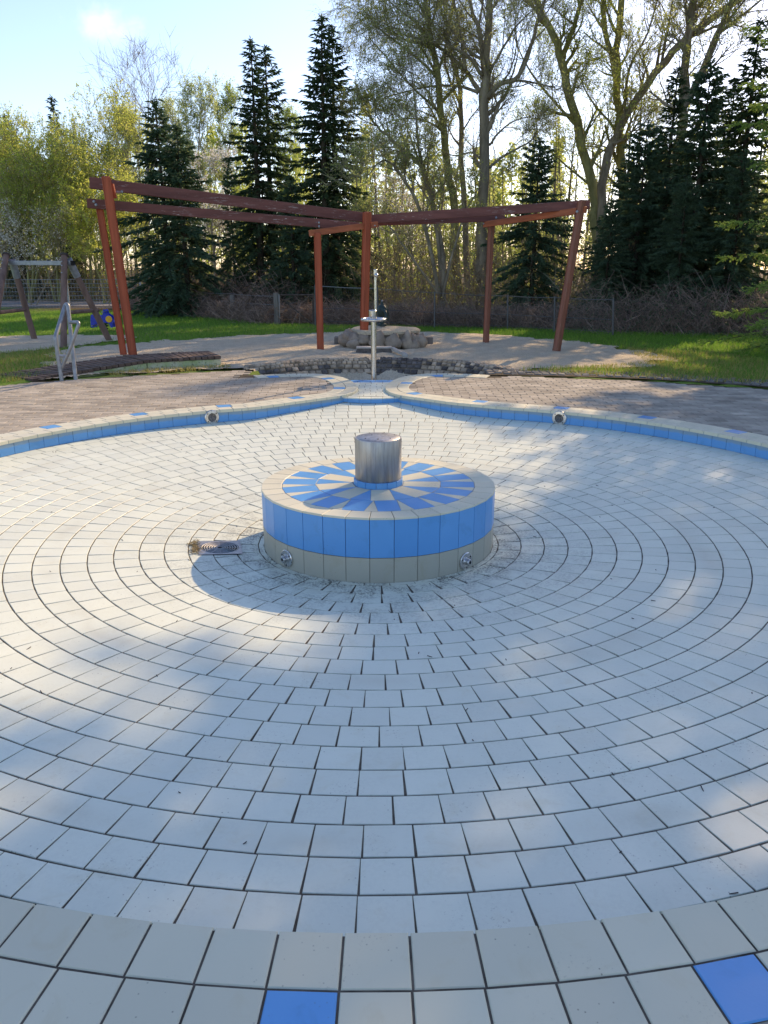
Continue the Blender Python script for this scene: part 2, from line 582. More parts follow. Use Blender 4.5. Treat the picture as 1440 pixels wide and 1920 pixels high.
# the sky: one small cloud in the blue
cd = ray(192, 42).normalized()
w_tc = wn.new('ShaderNodeTexCoord')
w_map = wn.new('ShaderNodeMapping'); w_map.vector_type = 'POINT'
w_dot = wn.new('ShaderNodeVectorMath'); w_dot.operation = 'SUBTRACT'
w_dot.inputs[1].default_value = tuple(cd)
wl.new(w_tc.outputs['Generated'], w_dot.inputs[0])
w_sc = wn.new('ShaderNodeVectorMath'); w_sc.operation = 'MULTIPLY'
w_sc.inputs[1].default_value = (1.0, 1.0, 1.9)
wl.new(w_dot.outputs[0], w_sc.inputs[0])
w_len = wn.new('ShaderNodeVectorMath'); w_len.operation = 'LENGTH'
wl.new(w_sc.outputs[0], w_len.inputs[0])
w_no = wn.new('ShaderNodeTexNoise')
w_no.inputs['Scale'].default_value = 26; w_no.inputs['Detail'].default_value = 5; w_no.inputs['Roughness'].default_value = 0.55
wl.new(w_tc.outputs['Generated'], w_no.inputs['Vector'])
w_a = wn.new('ShaderNodeMath'); w_a.operation = 'MULTIPLY_ADD'
w_a.inputs[1].default_value = 0.11; w_a.inputs[2].default_value = -0.055
wl.new(w_no.outputs[0], w_a.inputs[0])
w_s = wn.new('ShaderNodeMath'); w_s.operation = 'ADD'
wl.new(w_len.outputs['Value'], w_s.inputs[0]); wl.new(w_a.outputs[0], w_s.inputs[1])
w_r = wn.new('ShaderNodeMapRange'); w_r.interpolation_type = 'SMOOTHSTEP'
w_r.inputs['From Min'].default_value = 0.040; w_r.inputs['From Max'].default_value = -0.005
w_r.inputs['To Min'].default_value = 0.0; w_r.inputs['To Max'].default_value = 0.6
wl.new(w_s.outputs[0], w_r.inputs['Value'])
w_mix = wn.new('ShaderNodeMix'); w_mix.data_type = 'RGBA'
wl.new(w_r.outputs[0], w_mix.inputs[0])
w_tint = wn.new('ShaderNodeMix'); w_tint.data_type = 'RGBA'; w_tint.blend_type = 'MULTIPLY'
w_tint.inputs[0].default_value = 1.0
w_tint.inputs[7].default_value = (0.985, 0.90, 0.94, 1)
wl.new(sky.outputs[0], w_tint.inputs[6])
wl.new(w_tint.outputs[2], w_mix.inputs[6])
w_mix.inputs[7].default_value = (5.0, 5.0, 5.2, 1)
wl.new(w_mix.outputs[2], w_bg.inputs['Color'])
M = MATS
# ================================================================== ground
FZ = -2.22 * S                 # floor level at the foot of the fountain
R0 = 5.36                      # first full ring of tiles, in tile units
SLOPE = 0.0705
def floor_z(x, y):
    return FZ + SLOPE * max(0.0, hypot(x, y) - R0 * S)

def catmull(pts, step=0.02):
    pts = [Vector((p[0], p[1])) for p in pts]
    out = []
    for i in range(len(pts) - 1):
        p0, p1, p2, p3 = pts[max(i - 1, 0)], pts[i], pts[i + 1], pts[min(i + 2, len(pts) - 1)]
        n = max(2, int((p2 - p1).length / step))
        for k in range(n):
            t = k / n
            out.append(0.5 * ((2 * p1) + (p2 - p0) * t + (2 * p0 - 5 * p1 + 4 * p2 - p3) * t * t + (3 * p1 - p0 - 3 * p2 + p3) * t ** 3))
    out.append(pts[-1])
    return out

class Path:
    """smooth plan curve with arc length, offset to its right-hand side"""
    def __init__(self, pts, step=0.02):
        self.p = catmull(pts, step)
        for _ in range(6):
            q = self.p[:]
            for i in range(1, len(q) - 1):
                q[i] = (self.p[i - 1] + self.p[i] * 2 + self.p[i + 1]) / 4
            self.p = q
        n = len(self.p)
        self.n = []
        for i in range(n):
            t = (self.p[min(i + 2, n - 1)] - self.p[max(i - 2, 0)]).normalized()
            self.n.append(Vector((t.y, -t.x)))
    def off(self, d):
        return [p + n * d for p, n in zip(self.p, self.n)]
    def cuts(self, d, step):
        """fractional indices that cut the offset curve into equal pieces"""
        q = self.off(d)
        L = [0.0]
        for i in range(1, len(q)):
            L.append(L[-1] + (q[i] - q[i - 1]).length)
        m = max(1, round(L[-1] / step))
        out, j = [], 0
        for k in range(m + 1):
            s = L[-1] * k / m
            while j < len(L) - 2 and L[j + 1] < s: j += 1
            out.append(j + (s - L[j]) / max(1e-9, L[j + 1] - L[j]))
        return out
    def pt(self, u, d):
        i = min(int(u), len(self.p) - 2)
        f = u - i
        p = self.p[i] * (1 - f) + self.p[i + 1] * f
        n = (self.n[i] * (1 - f) + self.n[i + 1] * f)
        n = n.normalized() if n.length > 1e-6 else self.n[i]
        return p + n * d

RIM = 24.18 * S
left_lobe = [(-1.75, 6.02), (-1.42, 6.14), (-1.12, 6.20), (-0.83, 6.17), (-0.54, 5.90), (-0.35, 5.42), (-0.26, 4.90), (-0.29, 4.50), (-0.42, 4.21), (-0.68, 3.965), (-1.0, 3.68)]
right_lobe = [(-x - 0.17, y) for x, y in left_lobe][::-1]
a_l, a_r = atan2(3.36, -1.36), atan2(3.36, 1.36)
circle = []
for k in range(0, 61):
    a = a_l + (2 * pi + a_r - a_l) * k / 60
    circle.append((RIM * cos(a), RIM * sin(a)))
KERB = Path(left_lobe + circle + right_lobe)
kerb_np = np.array([(p.x, p.y) for p in KERB.p])
kerb_nn = np.array([(n.x, n.y) for n in KERB.n])

def rim_side(x, y):
    """signed distance to the pool edge: positive on the kerb side"""
    d = kerb_np - np.array((x, y))
    i = int((d * d).sum(1).argmin())
    v = -d[i]
    return float(v @ kerb_nn[i]), float(np.sqrt((d[i] ** 2).sum()))

pave_far_r = [(1.05, 6.10), (1.88, 6.02), (2.15, 5.9), (3.51, 5.51), (4.86, 4.72), (7, 3.3), (9.5, 1.2)]
pave_far_l = [(-9.5, 1.4), (-6.6, 3.6), (-4.84, 5.07), (-4.58, 5.42), (-3.75, 5.89), (-2.26, 6.59), (-1.83, 6.80)]
PAVE = [tuple(p) for p in KERB.off(0.15)[::6]] + pave_far_r + [(9.5, -9), (-9.5, -9)] + pave_far_l

def inside(x, y, poly):
    c = False
    n = len(poly)
    j = n - 1
    for i in range(n):
        xi, yi = poly[i][0], poly[i][1]
        xj, yj = poly[j][0], poly[j][1]
        if (yi > y) != (yj > y) and x < (xj - xi) * (y - yi) / (yj - yi) + xi:
            c = not c
        j = i
    return c

rnd = random.Random(7)
def vnoise(x, y, s=1.0, seed=0.0):
    from mathutils import noise as nz
    return nz.noise(Vector((x * s + seed, y * s - seed, seed * 0.7)))

# sand outline (read from the picture at ground level)
SAND = [at(x, y) for x, y in ((60, 716), (98, 690), (110, 657), (160, 650), (300, 640), (420, 632), (600, 624.5), (800, 622.5), (930, 628), (1060, 640), (1150, 650), (1270, 674), (1240, 688), (1180, 693), (1050, 690), (985, 695))]
SAND = [(p.x, p.y) for p in SAND] + [(1.9, 6.1), (1.05, 5.9), (0.3, 5.3), (-0.5, 5.3), (-1.2, 5.9), (-1.9, 6.7), (-3.6, 6.3)]
def pit_z(x, y):
    """sunken stream bed between the two stone banks"""
    cx = (x + 0.05)
    w = max(0.0, 1.0 - (cx / 1.75) ** 2)
    a = max(0.0, min(1.0, (y - 5.75) / 0.45)) * max(0.0, min(1.0, (7.45 - y) / 0.55))
    mid = math.exp(-(cx / 0.22) ** 2) * max(0.0, min(1.0, (8.6 - y) / 1.3)) * max(0.0, min(1.0, (y - 5.5) / 0.2))
    z = -0.30 * max(a * w ** 0.5, 0.62 * mid)
    if y < 6.25 and abs(cx) < 1.9: z = min(z, -0.075 if y > 5.72 else -0.10)
    return z

# one ground sheet to the horizon, dipping under the pool and the sand
def coords(lo, hi, fine):
    c = list(np.arange(lo, hi + 1e-6, fine))
    a, s = [], fine
    x = hi
    while x < 900:
        s *= 1.35; x += s; a.append(x)
    b, s = [], fine
    x = lo
    while x > -900:
        s *= 1.35; x -= s; b.append(x)
    return b[::-1] + c + a
gx, gy = coords(-10, 10, 0.25), coords(-7, 18, 0.25)
gv = []
for y in gy:
    for x in gx:
        z = 0.0
        if -10.5 < x < 10.5 and -9.5 < y < 18:
            if hypot(x, y) < 4.15 or (abs(x + 0.08) < 1.5 and 3 < y < 6.6):
                z = -0.62
            elif inside(x, y, PAVE):
                z = -0.04
            elif inside(x, y, SAND):
                z = -0.03 + min(0.0, pit_z(x, y) * 1.3) - (0.25 if abs(x) < 1.7 and 5.9 < y < 8.5 else 0)
            else:
                z = 0.012 * vnoise(x, y, 0.8)
        elif y > 20 or abs(x) > 12:
            z = 0.05 * vnoise(x, y, 0.12) if hypot(x, y) < 120 else 0
        gv.append((x, y, z))
nx = len(gx)
gq = [(j * nx + i, j * nx + i + 1, (j + 1) * nx + i + 1, (j + 1) * nx + i) for j in range(len(gy) - 1) for i in range(nx - 1)]
ground = mesh_obj('ground', np_mesh('ground', gv, gq, True), M['lawn_soil'])
tag(ground, 'green lawn and leaf-strewn woodland floor around the pool', 'ground', kind='structure')

# ------------------------------------------------------------------ sand sheet
def sheet(name, poly, z_fn, step, mat, label, cat, jitter=0.0):
    xs = [p[0] for p in poly]; ys = [p[1] for p in poly]
    x0, x1, y0, y1 = min(xs) - 0.2, max(xs) + 0.2, min(ys) - 0.2, max(ys) + 0.2
    nx_, ny_ = int((x1 - x0) / step) + 1, int((y1 - y0) / step) + 1
    vid, vs, fs = {}, [], []
    ins = [[inside(x0 + (i + 0.5) * step + jitter * vnoise(i * step, j * step, 1.7, 3), y0 + (j + 0.5) * step + jitter * vnoise(i * step, j * step, 1.9, 8), poly) for i in range(nx_)] for j in range(ny_)]
    def vert(i, j):
        if (i, j) not in vid:
            x, y = x0 + i * step, y0 + j * step
            vid[(i, j)] = len(vs)
            vs.append((x, y, z_fn(x, y)))
        return vid[(i, j)]
    for j in range(ny_):
        for i in range(nx_):
            if ins[j][i]:
                fs.append((vert(i, j), vert(i + 1, j), vert(i + 1, j + 1), vert(i, j + 1)))
    o = mesh_obj(name, np_mesh(name, vs, fs, True), mat)
    return tag(o, label, cat, kind='structure')
def sand_z(x, y):
    return 0.012 + pit_z(x, y) + 0.022 * vnoise(x, y, 2.2) + 0.020 * vnoise(x, y, 5.5) * (1 if y > 7.6 or abs(x) > 2 else 0.4)
sheet('sand_area', SAND, sand_z, 0.07, M['sand'], 'coarse pale sand under the red timber frame', 'sand', 0.35)
PATCH = [(p.x, p.y) for p in (at(-90, 632), at(0, 633), at(70, 630), at(150, 628), at(238, 630), at(236, 638), at(160, 648), at(90, 655), at(0, 664), at(-110, 668))]
sheet('sand_patch', PATCH, lambda x, y: 0.016 + 0.01 * vnoise(x, y, 3), 0.1, M['sand'], 'worn strip of sand under the swing frame', 'sand', 0.3)
ROAD = [(-60, 25.6), (-20, 25.7), (-6.5, 26.4), (-6.5, 31.5), (-20, 31), (-60, 31)]
mb = MB(); mb.slab([(x, y, 0.05) for x, y in ROAD], (0, 0, 1), 0.1)
tag(mb.build('path', M['road_grey']), 'grey path behind the wire mesh fence', 'path', kind='structure')

# ================================================================== pool
pool_floor = thing('pool_floor', 'cream square tiles laid in rings round the fountain', 'pool floor', (0, 0, FZ))
pool_floor['kind'] = 'structure'
mb = MB()
mb.lathe([(0.55, FZ - 0.0035), (R0 * S, FZ - 0.0035)] + [(r, FZ - 0.0035 + SLOPE * (r - R0 * S)) for r in (1.5, 2.5, 3.5, 4.0, 4.52)], 96)
mb.f = [f for f in mb.f if len(f) == 4]
mb.build('grout_bed', M['grout'], pool_floor)

def tile_mesh(w, d, th=0.012, ch=0.0016, w2=None):
    b = MB()
    w2 = w2 or w                       # outer edge of a ring tile is a little wider
    b.slab([(-w / 2, -d / 2, 0), (w / 2, -d / 2, 0), (w2 / 2, d / 2, 0), (-w2 / 2, d / 2, 0)], (0, 0, 1), th, ch)
    return b
TW, TD = 0.957 * S, 0.955 * S
DRAIN = Vector((-1.035, -0.212)); DRAIN_A = radians(13.5)
spots = []
for n in range(-1, 24):
    ri = (R0 + n) * S
    w, d = TW, TD
    rc = ri + S / 2
    if n == -1:
        d = 0.21 * S; rc = 5.235 * S; ri = 5.13 * S
    num = int(2 * pi * (ri + 0.017 * S) / (TW + 0.0026))
    a0 = rnd.random() * 2 * pi
    gap_o = 2 * pi * (rc + d / 2) / num - w
    w2 = w + max(0.0, gap_o - 0.006) * 0.62
    for k in range(num):
        a = a0 + 2 * pi * k / num + rnd.uniform(-0.0012, 0.0012) / ri
        x, y = rc * cos(a), rc * sin(a)
        side, dist = rim_side(x, y)
        if (side > 0.02 or hypot(x, y) > RIM + 0.02) and not (y > 3.3 and abs(x + 0.08) < 0.95 and dist > 0.01 and side < 0.09):
            if not (side < 0.10 and dist < 0.12):
                continue
        if y > 4.27: continue
        lx = (x - DRAIN.x) * cos(DRAIN_A) + (y - DRAIN.y) * sin(DRAIN_A)
        ly = -(x - DRAIN.x) * sin(DRAIN_A) + (y - DRAIN.y) * cos(DRAIN_A)
        if abs(lx) < 0.085 and abs(ly) < 0.085: continue
        z = FZ + SLOPE * max(0, rc - R0 * S) + rnd.uniform(-0.0005, 0.0005)
        er = Vector((cos(a), sin(a), SLOPE if n >= 0 else 0)).normalized()
        et = Vector((-sin(a), cos(a), 0))
        nz_ = et.cross(er) * -1
        if nz_.z < 0: nz_ = -nz_
        tilt = Matrix.Rotation(rnd.uniform(-0.004, 0.004), 3, 'X') @ Matrix.Rotation(rnd.uniform(-0.004, 0.004), 3, 'Y') @ Matrix.Rotation(rnd.uniform(-0.006, 0.006), 3, 'Z')
        R3 = Matrix((et * -1, er, nz_)).transposed() @ tilt
        Mx = Matrix.Translation((x, y, z)) @ R3.to_4x4()
        cs = [Mx @ Vector((sx * w / 2, sy * d / 2, 0)) for sx, sy in ((-1, -1), (1, -1), (1, 1), (-1, 1))]
        spots.append((seen_area(cs) if n >= 0 else 0, Mx, w, d, w2))
spots.sort(key=lambda s: -s[0])
ring_me = {}
def ring_tile(w2):
    k = round(w2, 5)
    if k not in ring_me:
        ring_me[k] = tile_mesh(TW, TD, w2=w2).mesh('tile')
        ring_me[k].materials.append(M['tile_cream'])
    return ring_me[k]
rest = MB()
for i, (ar, Mx, w, d, w2) in enumerate(spots):
    if i < 300:
        o = bpy.data.objects.new('tile', ring_tile(w2))
        scene.collection.objects.link(o)
        o.parent = pool_floor
        o.matrix_parent_inverse = Matrix.Translation((0, 0, -FZ))
        o.matrix_basis = Mx
    else:
        b = tile_mesh(w, d, w2=w2)
        rest.add([Mx @ Vector(p) for p in b.v], b.f)
tag(rest.build('further_tiles', M['tile_cream'], pool_floor), kind='stuff')

# ------------------------------------------------------------------ kerb of the pool
kerb = thing('pool_kerb', 'cream tiled rim of the pool with scattered blue tiles', 'pool kerb', (0, RIM, -0.4))
kerb['kind'] = 'structure'
mb = MB()
q0, q1 = KERB.off(0.009), KERB.off(2 * S - 0.003)
n = len(q0)
vs = [(p.x, p.y, -0.0035) for p in q0] + [(p.x, p.y, -0.0035) for p in q1] + [(p.x, p.y, -0.5) for p in q0] + [(p.x, p.y, -0.12) for p in q1]
fs = []
for i in range(n - 1):
    fs += [(i, i + 1, n + i + 1, n + i), (i, 2 * n + i, 2 * n + i + 1, i + 1), (n + i, n + i + 1, 3 * n + i + 1, 3 * n + i)]
mb.add(vs, fs)
mb.build('grout_bed', M['grout'], kerb)

def strip_tile(u0, u1, d0, d1, z, gap=0.0028, ch=0.003, th=0.03):
    a, b = KERB.pt(u0, d0), KERB.pt(u1, d0)
    c, e = KERB.pt(u1, d1), KERB.pt(u0, d1)
    cen = (a + b + c + e) / 4
    P = []
    for p in (a, b, c, e):
        v = cen - p
        P.append(p + v * (gap * 1.4 / max(v.length, 1e-6)))
    return [Vector((p.x, p.y, z)) for p in P]
items = []
for row, (d0, d1) in enumerate(((-0.002, S), (S + 0.0, 2 * S))):
    cuts = KERB.cuts((d0 + d1) / 2, S * (1.03 if row else 1.0))
    for i in range(len(cuts) - 1):
        P = strip_tile(cuts[i], cuts[i + 1], d0, d1, rnd.uniform(-0.0006, 0.0006))
        blue = row == 1 and (i % 6 == 1)
        items.append((seen_area(P), P, 'tile_blue' if blue else 'tile_kerb'))
items.sort(key=lambda s: -s[0])
rest = MB()
for i, (ar, P, mt) in enumerate(items):
    if i < 300 and ar > 0:
        b = MB(); b.slab(P, (0, 0, 1), 0.03, 0.003)
        b.build('tile', M[mt], kerb)
    elif mt == 'tile_blue':
        b = MB(); b.slab(P, (0, 0, 1), 0.03, 0.003)
        b.build('tile', M[mt], kerb)
    else:
        rest.slab(P, (0, 0, 1), 0.03, 0.003)
if rest.v: tag(rest.build('further_tiles', M['tile_kerb'], kerb), kind='stuff')

# blue risers
cuts = KERB.cuts(0.0, S * 1.0)
rest = MB()
INLETS = [at(404, 786, -0.07), at(1041, 788, -0.07)]
for i in range(len(cuts) - 1):
    a, b = KERB.pt(cuts[i] , 0.004), KERB.pt(cuts[i + 1], 0.004)
    m = (a + b) / 2
    if m.y > 4.34: continue
    za, zb = floor_z(a.x, a.y) + 0.002, floor_z(b.x, b.y) + 0.002
    t = (b - a).normalized() * 0.0014
    a, b = a + t, b - t
    top = -0.0085
    P = [Vector((a.x, a.y, top)), Vector((b.x, b.y, top)), Vector((b.x, b.y, zb)), Vector((a.x, a.y, za))]
    nn = KERB.n[min(int(cuts[i]), len(KERB.n) - 1)]
    nrm = Vector((-nn.x, -nn.y, 0))
    if a.y > 0.2 and seen_area(P) > 0:
        bb = MB(); bb.slab(P, nrm, 0.009, 0.0012); bb.build('riser_tile', M['tile_blue_riser'], kerb)
    else:
        rest.slab(P, nrm, 0.009, 0.0012)
if rest.v: tag(rest.build('further_riser_tiles', M['tile_blue_riser'], kerb), kind='stuff')

# inlet nozzles let into the risers
for q, lab in zip(INLETS, ('round steel water inlet in the blue riser left of the fountain', 'round steel water inlet in the blue riser right of the fountain')):
    sd, ds = rim_side(q.x, q.y)
    d = kerb_np - np.array((q.x, q.y)); i = int((d * d).sum(1).argmin())
    p, nn = KERB.p[i], KERB.n[i]
    out = Vector((-nn.x, -nn.y, 0))
    fz = floor_z(p.x, p.y)
    c = Vector((p.x, p.y, (fz - 0.01) / 2 - 0.0)) + out * 0.006
    R3 = out.to_track_quat('Z', 'Y').to_matrix()
    t = thing('water_inlet', lab, 'water inlet', c, 'steel inlets of the pool wall')
    b = MB(); b.lathe([(0.078, -0.006), (0.078, 0.004), (0.072, 0.009), (0.046, 0.011), (0.043, 0.004), (0.043, -0.004)], 28, c, R3); b.f = [f for f in b.f if len(f) == 4]
    autosmooth(b.build('flange', M['steel'], t))
    b = MB(); b.lathe([(0.044, -0.004), (0.044, 0.0005), (0.0, 0.0005)], 24, c, R3); b.build('throat', M['dark_gap'], t)
    b = MB()
    for k in range(-3, 4):
        h = sqrt(max(0, 0.042 ** 2 - (k * 0.012) ** 2))
        for ax in (0, 1):
            u = Vector((k * 0.012, -h, 0.005)) if ax == 0 else Vector((-h, k * 0.012, 0.006))
            v = Vector((k * 0.012, h, 0.005)) if ax == 0 else Vector((h, k * 0.012, 0.006))
            b.tube([c + R3 @ u, c + R3 @ v], 0.0013, 4)
    b.build('grille', M['steel'], t)
    for g in (0.7, 2.4, 3.9, 5.5):
        b = MB(); b.lathe([(0.006, 0.008), (0.006, 0.012), (0.0, 0.012)], 10, c + R3 @ Vector((0.06 * cos(g), 0.06 * sin(g), 0)), R3); b.build('screw', M['dark_gap'], t)

# ------------------------------------------------------------------ raised step in the mouth of the pool
step = thing('inflow_step', 'shallow cream tiled channel joining the pool between the two paved lobes', 'tiled step', (-0.08, 4.9, -0.5))
step['kind'] = 'structure'
arc = catmull([(-0.50, 4.27), (-0.30, 4.20), (-0.085, 4.17), (0.13, 4.20), (0.33, 4.27)], 0.01)
PZ = -0.032
poly = [(p.x, p.y + 0.006, PZ - 0.003) for p in arc] + [(0.45, 5.0, PZ - 0.003), (0.40, 5.69, PZ - 0.003), (-0.55, 5.69, PZ - 0.003), (-0.60, 5.0, PZ - 0.003)]
mb = MB(); mb.slab(poly, (0, 0, 1), 0.4); mb.build('grout_bed', M['grout'], step)
def arc_y(x):
    return min(arc, key=lambda p: abs(p.x - x)).y
xs = np.linspace(-0.50, 0.33, 7)
for i in range(6):
    x0, x1 = xs[i] + 0.0015, xs[i + 1] - 0.0015
    y0, y1 = arc_y(x0), arc_y(x1)
    z0 = floor_z(x0, y0) + 0.002
    nrm = Vector((y1 - y0, -(x1 - x0), 0))
    b = MB(); b.slab([(x0, y0, PZ - 0.010), (x1, y1, PZ - 0.010), (x1, y1, z0), (x0, y0, z0)], nrm, 0.009, 0.0012)
    b.build('riser_tile', M['tile_blue'], step)
    b = MB(); b.slab([(x0, y0 - 0.002, PZ), (x1, y1 - 0.002, PZ), (x1, y1 + 0.125, PZ), (x0, y0 + 0.125, PZ)], (0, 0, 1), 0.012, 0.0016)
    b.build('tile', M['tile_cream'], step)
y = 4.335
row = 0
while y < 5.66:
    last = y + 0.125 > 5.60
    w = 0.15 if not last else 0.17
    x = -0.62 + (0.075 if row % 2 else 0.0) + rnd.uniform(-0.01, 0.01)
    while x < 0.45:
        if y > arc_y(x + w / 2) + 0.10:
            P = [(x + 0.0025, y + 0.002, PZ), (x + w - 0.0025, y + 0.002, PZ), (x + w - 0.0025, y + 0.115, PZ), (x + 0.0025, y + 0.115, PZ)]
            sd, ds = rim_side(x + w / 2, y + 0.06)
            if sd < 0.10:
                b = MB(); b.slab(P, (0, 0, 1), 0.012, 0.0016)
                b.build('tile', M['tile_blue' if last else 'tile_cream'], step)
        x += w
    y += 0.118
    row += 1

# ------------------------------------------------------------------ drain
ct, st = cos(DRAIN_A), sin(DRAIN_A)
dz = FZ + SLOPE * (DRAIN.length - R0 * S)
R3 = Matrix.Rotation(DRAIN_A, 3, 'Z') @ Matrix.Rotation(0.0705 * 0.9, 3, 'Y')
dc = Vector((DRAIN.x, DRAIN.y, dz))
t = thing('floor_drain', 'square steel floor drain with round slotted grate beside the fountain', 'drain', dc)
b = MB(); b.box(dc + Vector((0, 0, -0.0075)), (0.262, 0.250, 0.02), R3); b.build('sump', M['dark_gap'], t)
b = MB()
for k in range(48):      # plate with a round hole
    g0, g1 = 2 * pi * k / 48, 2 * pi * (k + 1) / 48
    def sq(g):
        c_, s_ = cos(g), sin(g); m_ = max(abs(c_), abs(s_)); return Vector((0.138 * c_ / m_, 0.132 * s_ / m_, 0.006))
    def ci(g): return Vector((0.122 * cos(g), 0.117 * sin(g), 0.006))
    b.add([dc + R3 @ p for p in (sq(g0), sq(g1), ci(g1), ci(g0))], [(0, 1, 2, 3)])
b.build('frame', M['steel_cap'], t)
b = MB()
for j, rr in enumerate((0.116, 0.100, 0.084, 0.068, 0.052, 0.036, 0.020)):
    pts = [dc + R3 @ Vector((rr * cos(2 * pi * k / 40), rr * 0.96 * sin(2 * pi * k / 40), 0.004)) for k in range(41)]
    b.tube(pts, 0.0042, 5, False)
for k in range(12):
    g = 2 * pi * k / 12
    b.tube([dc + R3 @ Vector((0.015 * cos(g), 0.015 * sin(g), 0.003)), dc + R3 @ Vector((0.12 * cos(g), 0.115 * sin(g), 0.003))], 0.0035, 5)
b.build('grate', M['steel_cap'], t)
b = MB()
for k in range(130):      # straws caught against the drain
    u, v = rnd.gauss(-0.158, 0.016), rnd.uniform(-0.12, 0.13)
    p = dc + R3 @ Vector((u, v, 0.004 + rnd.random() * 0.012))
    g = rnd.uniform(0, pi)
    d_ = Vector((cos(g), sin(g), rnd.uniform(-0.2, 0.3))) * rnd.uniform(0.008, 0.035)
    b.tube([p - d_, p + d_], 0.0011, 3)
tag(b.build('dry_straw', M['dry_grass']), 'tuft of dry straw caught against the floor drain', 'straw', kind='stuff')

# ================================================================== fountain
FT = thing('fountain', 'round tiled fountain drum with blue sunburst top and steel spray cap', 'fountain', (0, 0, FZ))
DR = 5.13 * S
FH = 2.66 * S
HB = 1.02 * S                   # beige course
def ringpt(r, a, z): return Vector((r * cos(a), r * sin(a), z))
b = MB(); b.lathe([(DR - 0.006, FZ - 0.05), (DR - 0.006, FZ + FH - 0.004), (0.0, FZ + FH - 0.004)], 68)
b.build('core', M['grout'], FT)
NW = 34
off = radians(1.5)
for k in range(NW):
    a0, a1 = off + 2 * pi * k / NW, off + 2 * pi * (k + 1) / NW
    e = 0.0016 / DR
    am = (a0 + a1) / 2
    for z0, z1, mt, nm in ((FZ - 0.01, FZ + HB - 0.0016, 'tile_greige', 'base_tile'), (FZ + HB + 0.0016, FZ + FH - 0.010, 'tile_blue', 'wall_tile')):
        P = [ringpt(DR, a0 + e, z0), ringpt(DR, a1 - e, z0), ringpt(DR, a1 - e, z1), ringpt(DR, a0 + e, z1)]
        bb = MB(); bb.slab(P, (cos(am), sin(am), 0), 0.012, 0.0013)
        bb.build(nm, M[mt], FT)
    zt = FZ + FH
    ri = 4.26 * S
    e2 = 0.0016 / ri
    P = [ringpt(DR + 0.002, a0 + e, zt), ringpt(DR + 0.002, a1 - e, zt), ringpt(ri, a1 - e2, zt), ringpt(ri, a0 + e2, zt)]
    bb = MB(); bb.slab(P, (0, 0, 1), 0.012, 0.003); bb.build('rim_tile', M['tile_kerb'], FT)
b = MB(); b.lathe([(4.255 * S, FZ + FH - 0.009), (4.255 * S, FZ + FH - 0.0022), (0.0, FZ + FH - 0.0022)], 72); b.build('mosaic_bed', M['grout_pale'], FT)
zt = FZ + FH - 0.0002
r1, r2, r3 = 4.24 * S, 2.74 * S, 1.12 * S
NB = 18
for k in range(NB):
    a = radians(-90 + 6) + 2 * pi * k / NB
    er, et = Vector((cos(a), sin(a), 0)), Vector((-sin(a), cos(a), 0))
    hw = 0.455 * S
    z3 = Vector((0, 0, zt))
    P = [er * (r1 - 0.004) - et * hw + z3, er * (r1 - 0.004) + et * hw + z3, er * (r2 + 0.002) + et * hw + z3, er * (r2 + 0.002) - et * hw + z3]
    bb = MB(); bb.slab(P, (0, 0, 1), 0.004, 0.0008); bb.build('ray_tile', M['tile_blue'], FT)
    a2 = a + pi / NB                     # pale wedge between two rays
    g = asin = math.asin((hw + 0.0022) / r1)
    P = [ringpt(r1 - 0.004, a + g, zt), ringpt(r1 - 0.004, a2, zt), ringpt(r1 - 0.004, a + 2 * pi / NB - g, zt), ringpt(r2 + 0.012, a2, zt)]
    bb = MB(); bb.slab(P, (0, 0, 1), 0.004, 0.0006); bb.build('wedge_tile', M['tile_kerb'], FT)
NI = 9
for k in range(NI):
    a = radians(-90 + 4) + 2 * pi * k / NI
    er, et = Vector((cos(a), sin(a), 0)), Vector((-sin(a), cos(a), 0))
    h1, h2 = 0.50 * S, 0.385 * S
    z3 = Vector((0, 0, zt))
    P = [er * (r2 - 0.002) - et * h1 + z3, er * (r2 - 0.002) + et * h1 + z3, er * r3 + et * h2 + z3, er * r3 - et * h2 + z3]
    bb = MB(); bb.slab(P, (0, 0, 1), 0.004, 0.0008); bb.build('inner_tile', M['tile_kerb'], FT)
    g1 = math.asin((h1 + 0.0022) / r2); g2 = math.asin((h2 + 0.0022) / r3)
    P = [ringpt(r2 - 0.002, a + g1, zt), ringpt(r2 - 0.002, a + pi / NI, zt), ringpt(r2 - 0.002, a + 2 * pi / NI - g1, zt), ringpt(r3 + 0.006, a + pi / NI, zt)]
    bb = MB(); bb.slab(P, (0, 0, 1), 0.004, 0.0006); bb.build('inner_wedge_tile', M['tile_blue'], FT)
zt = FZ + FH
cr = 1.09 * S
b = MB(); b.lathe([(cr - 0.006, zt - 0.01), (cr - 0.006, zt + 0.036), (0.0, zt + 0.036)], 28); b.build('collar_core', M['grout_pale'], FT)
NCt = 14
for k in range(NCt):
    a0, a1 = 2 * pi * (k + 0.3) / NCt, 2 * pi * (k + 1.3) / NCt
    e = 0.0022 / cr; am = (a0 + a1) / 2
    P = [ringpt(cr, a0 + e, zt - 0.003), ringpt(cr, a1 - e, zt - 0.003), ringpt(cr, a1 - e, zt + 0.037), ringpt(cr, a0 + e, zt + 0.037)]
    bb = MB(); bb.slab(P, (cos(am), sin(am), 0), 0.012, 0.001); bb.build('collar_tile', M['tile_blue'], FT)
kr = 1.02 * S
kh = 2.06 * S
prof = [(kr - 0.002, zt + 0.033), (kr, zt + 0.037), (kr, zt + kh - 0.006), (kr - 0.002, zt + kh - 0.001), (kr - 0.005, zt + kh), (kr - 0.009, zt + kh - 0.001)]
prof += [(kr * q, zt + kh + 0.022 * (1 - q * q) - 0.001) for q in (0.9, 0.75, 0.6, 0.4, 0.2)] + [(0.0, zt + kh + 0.022)]
b = MB(); b.lathe(prof, 64)
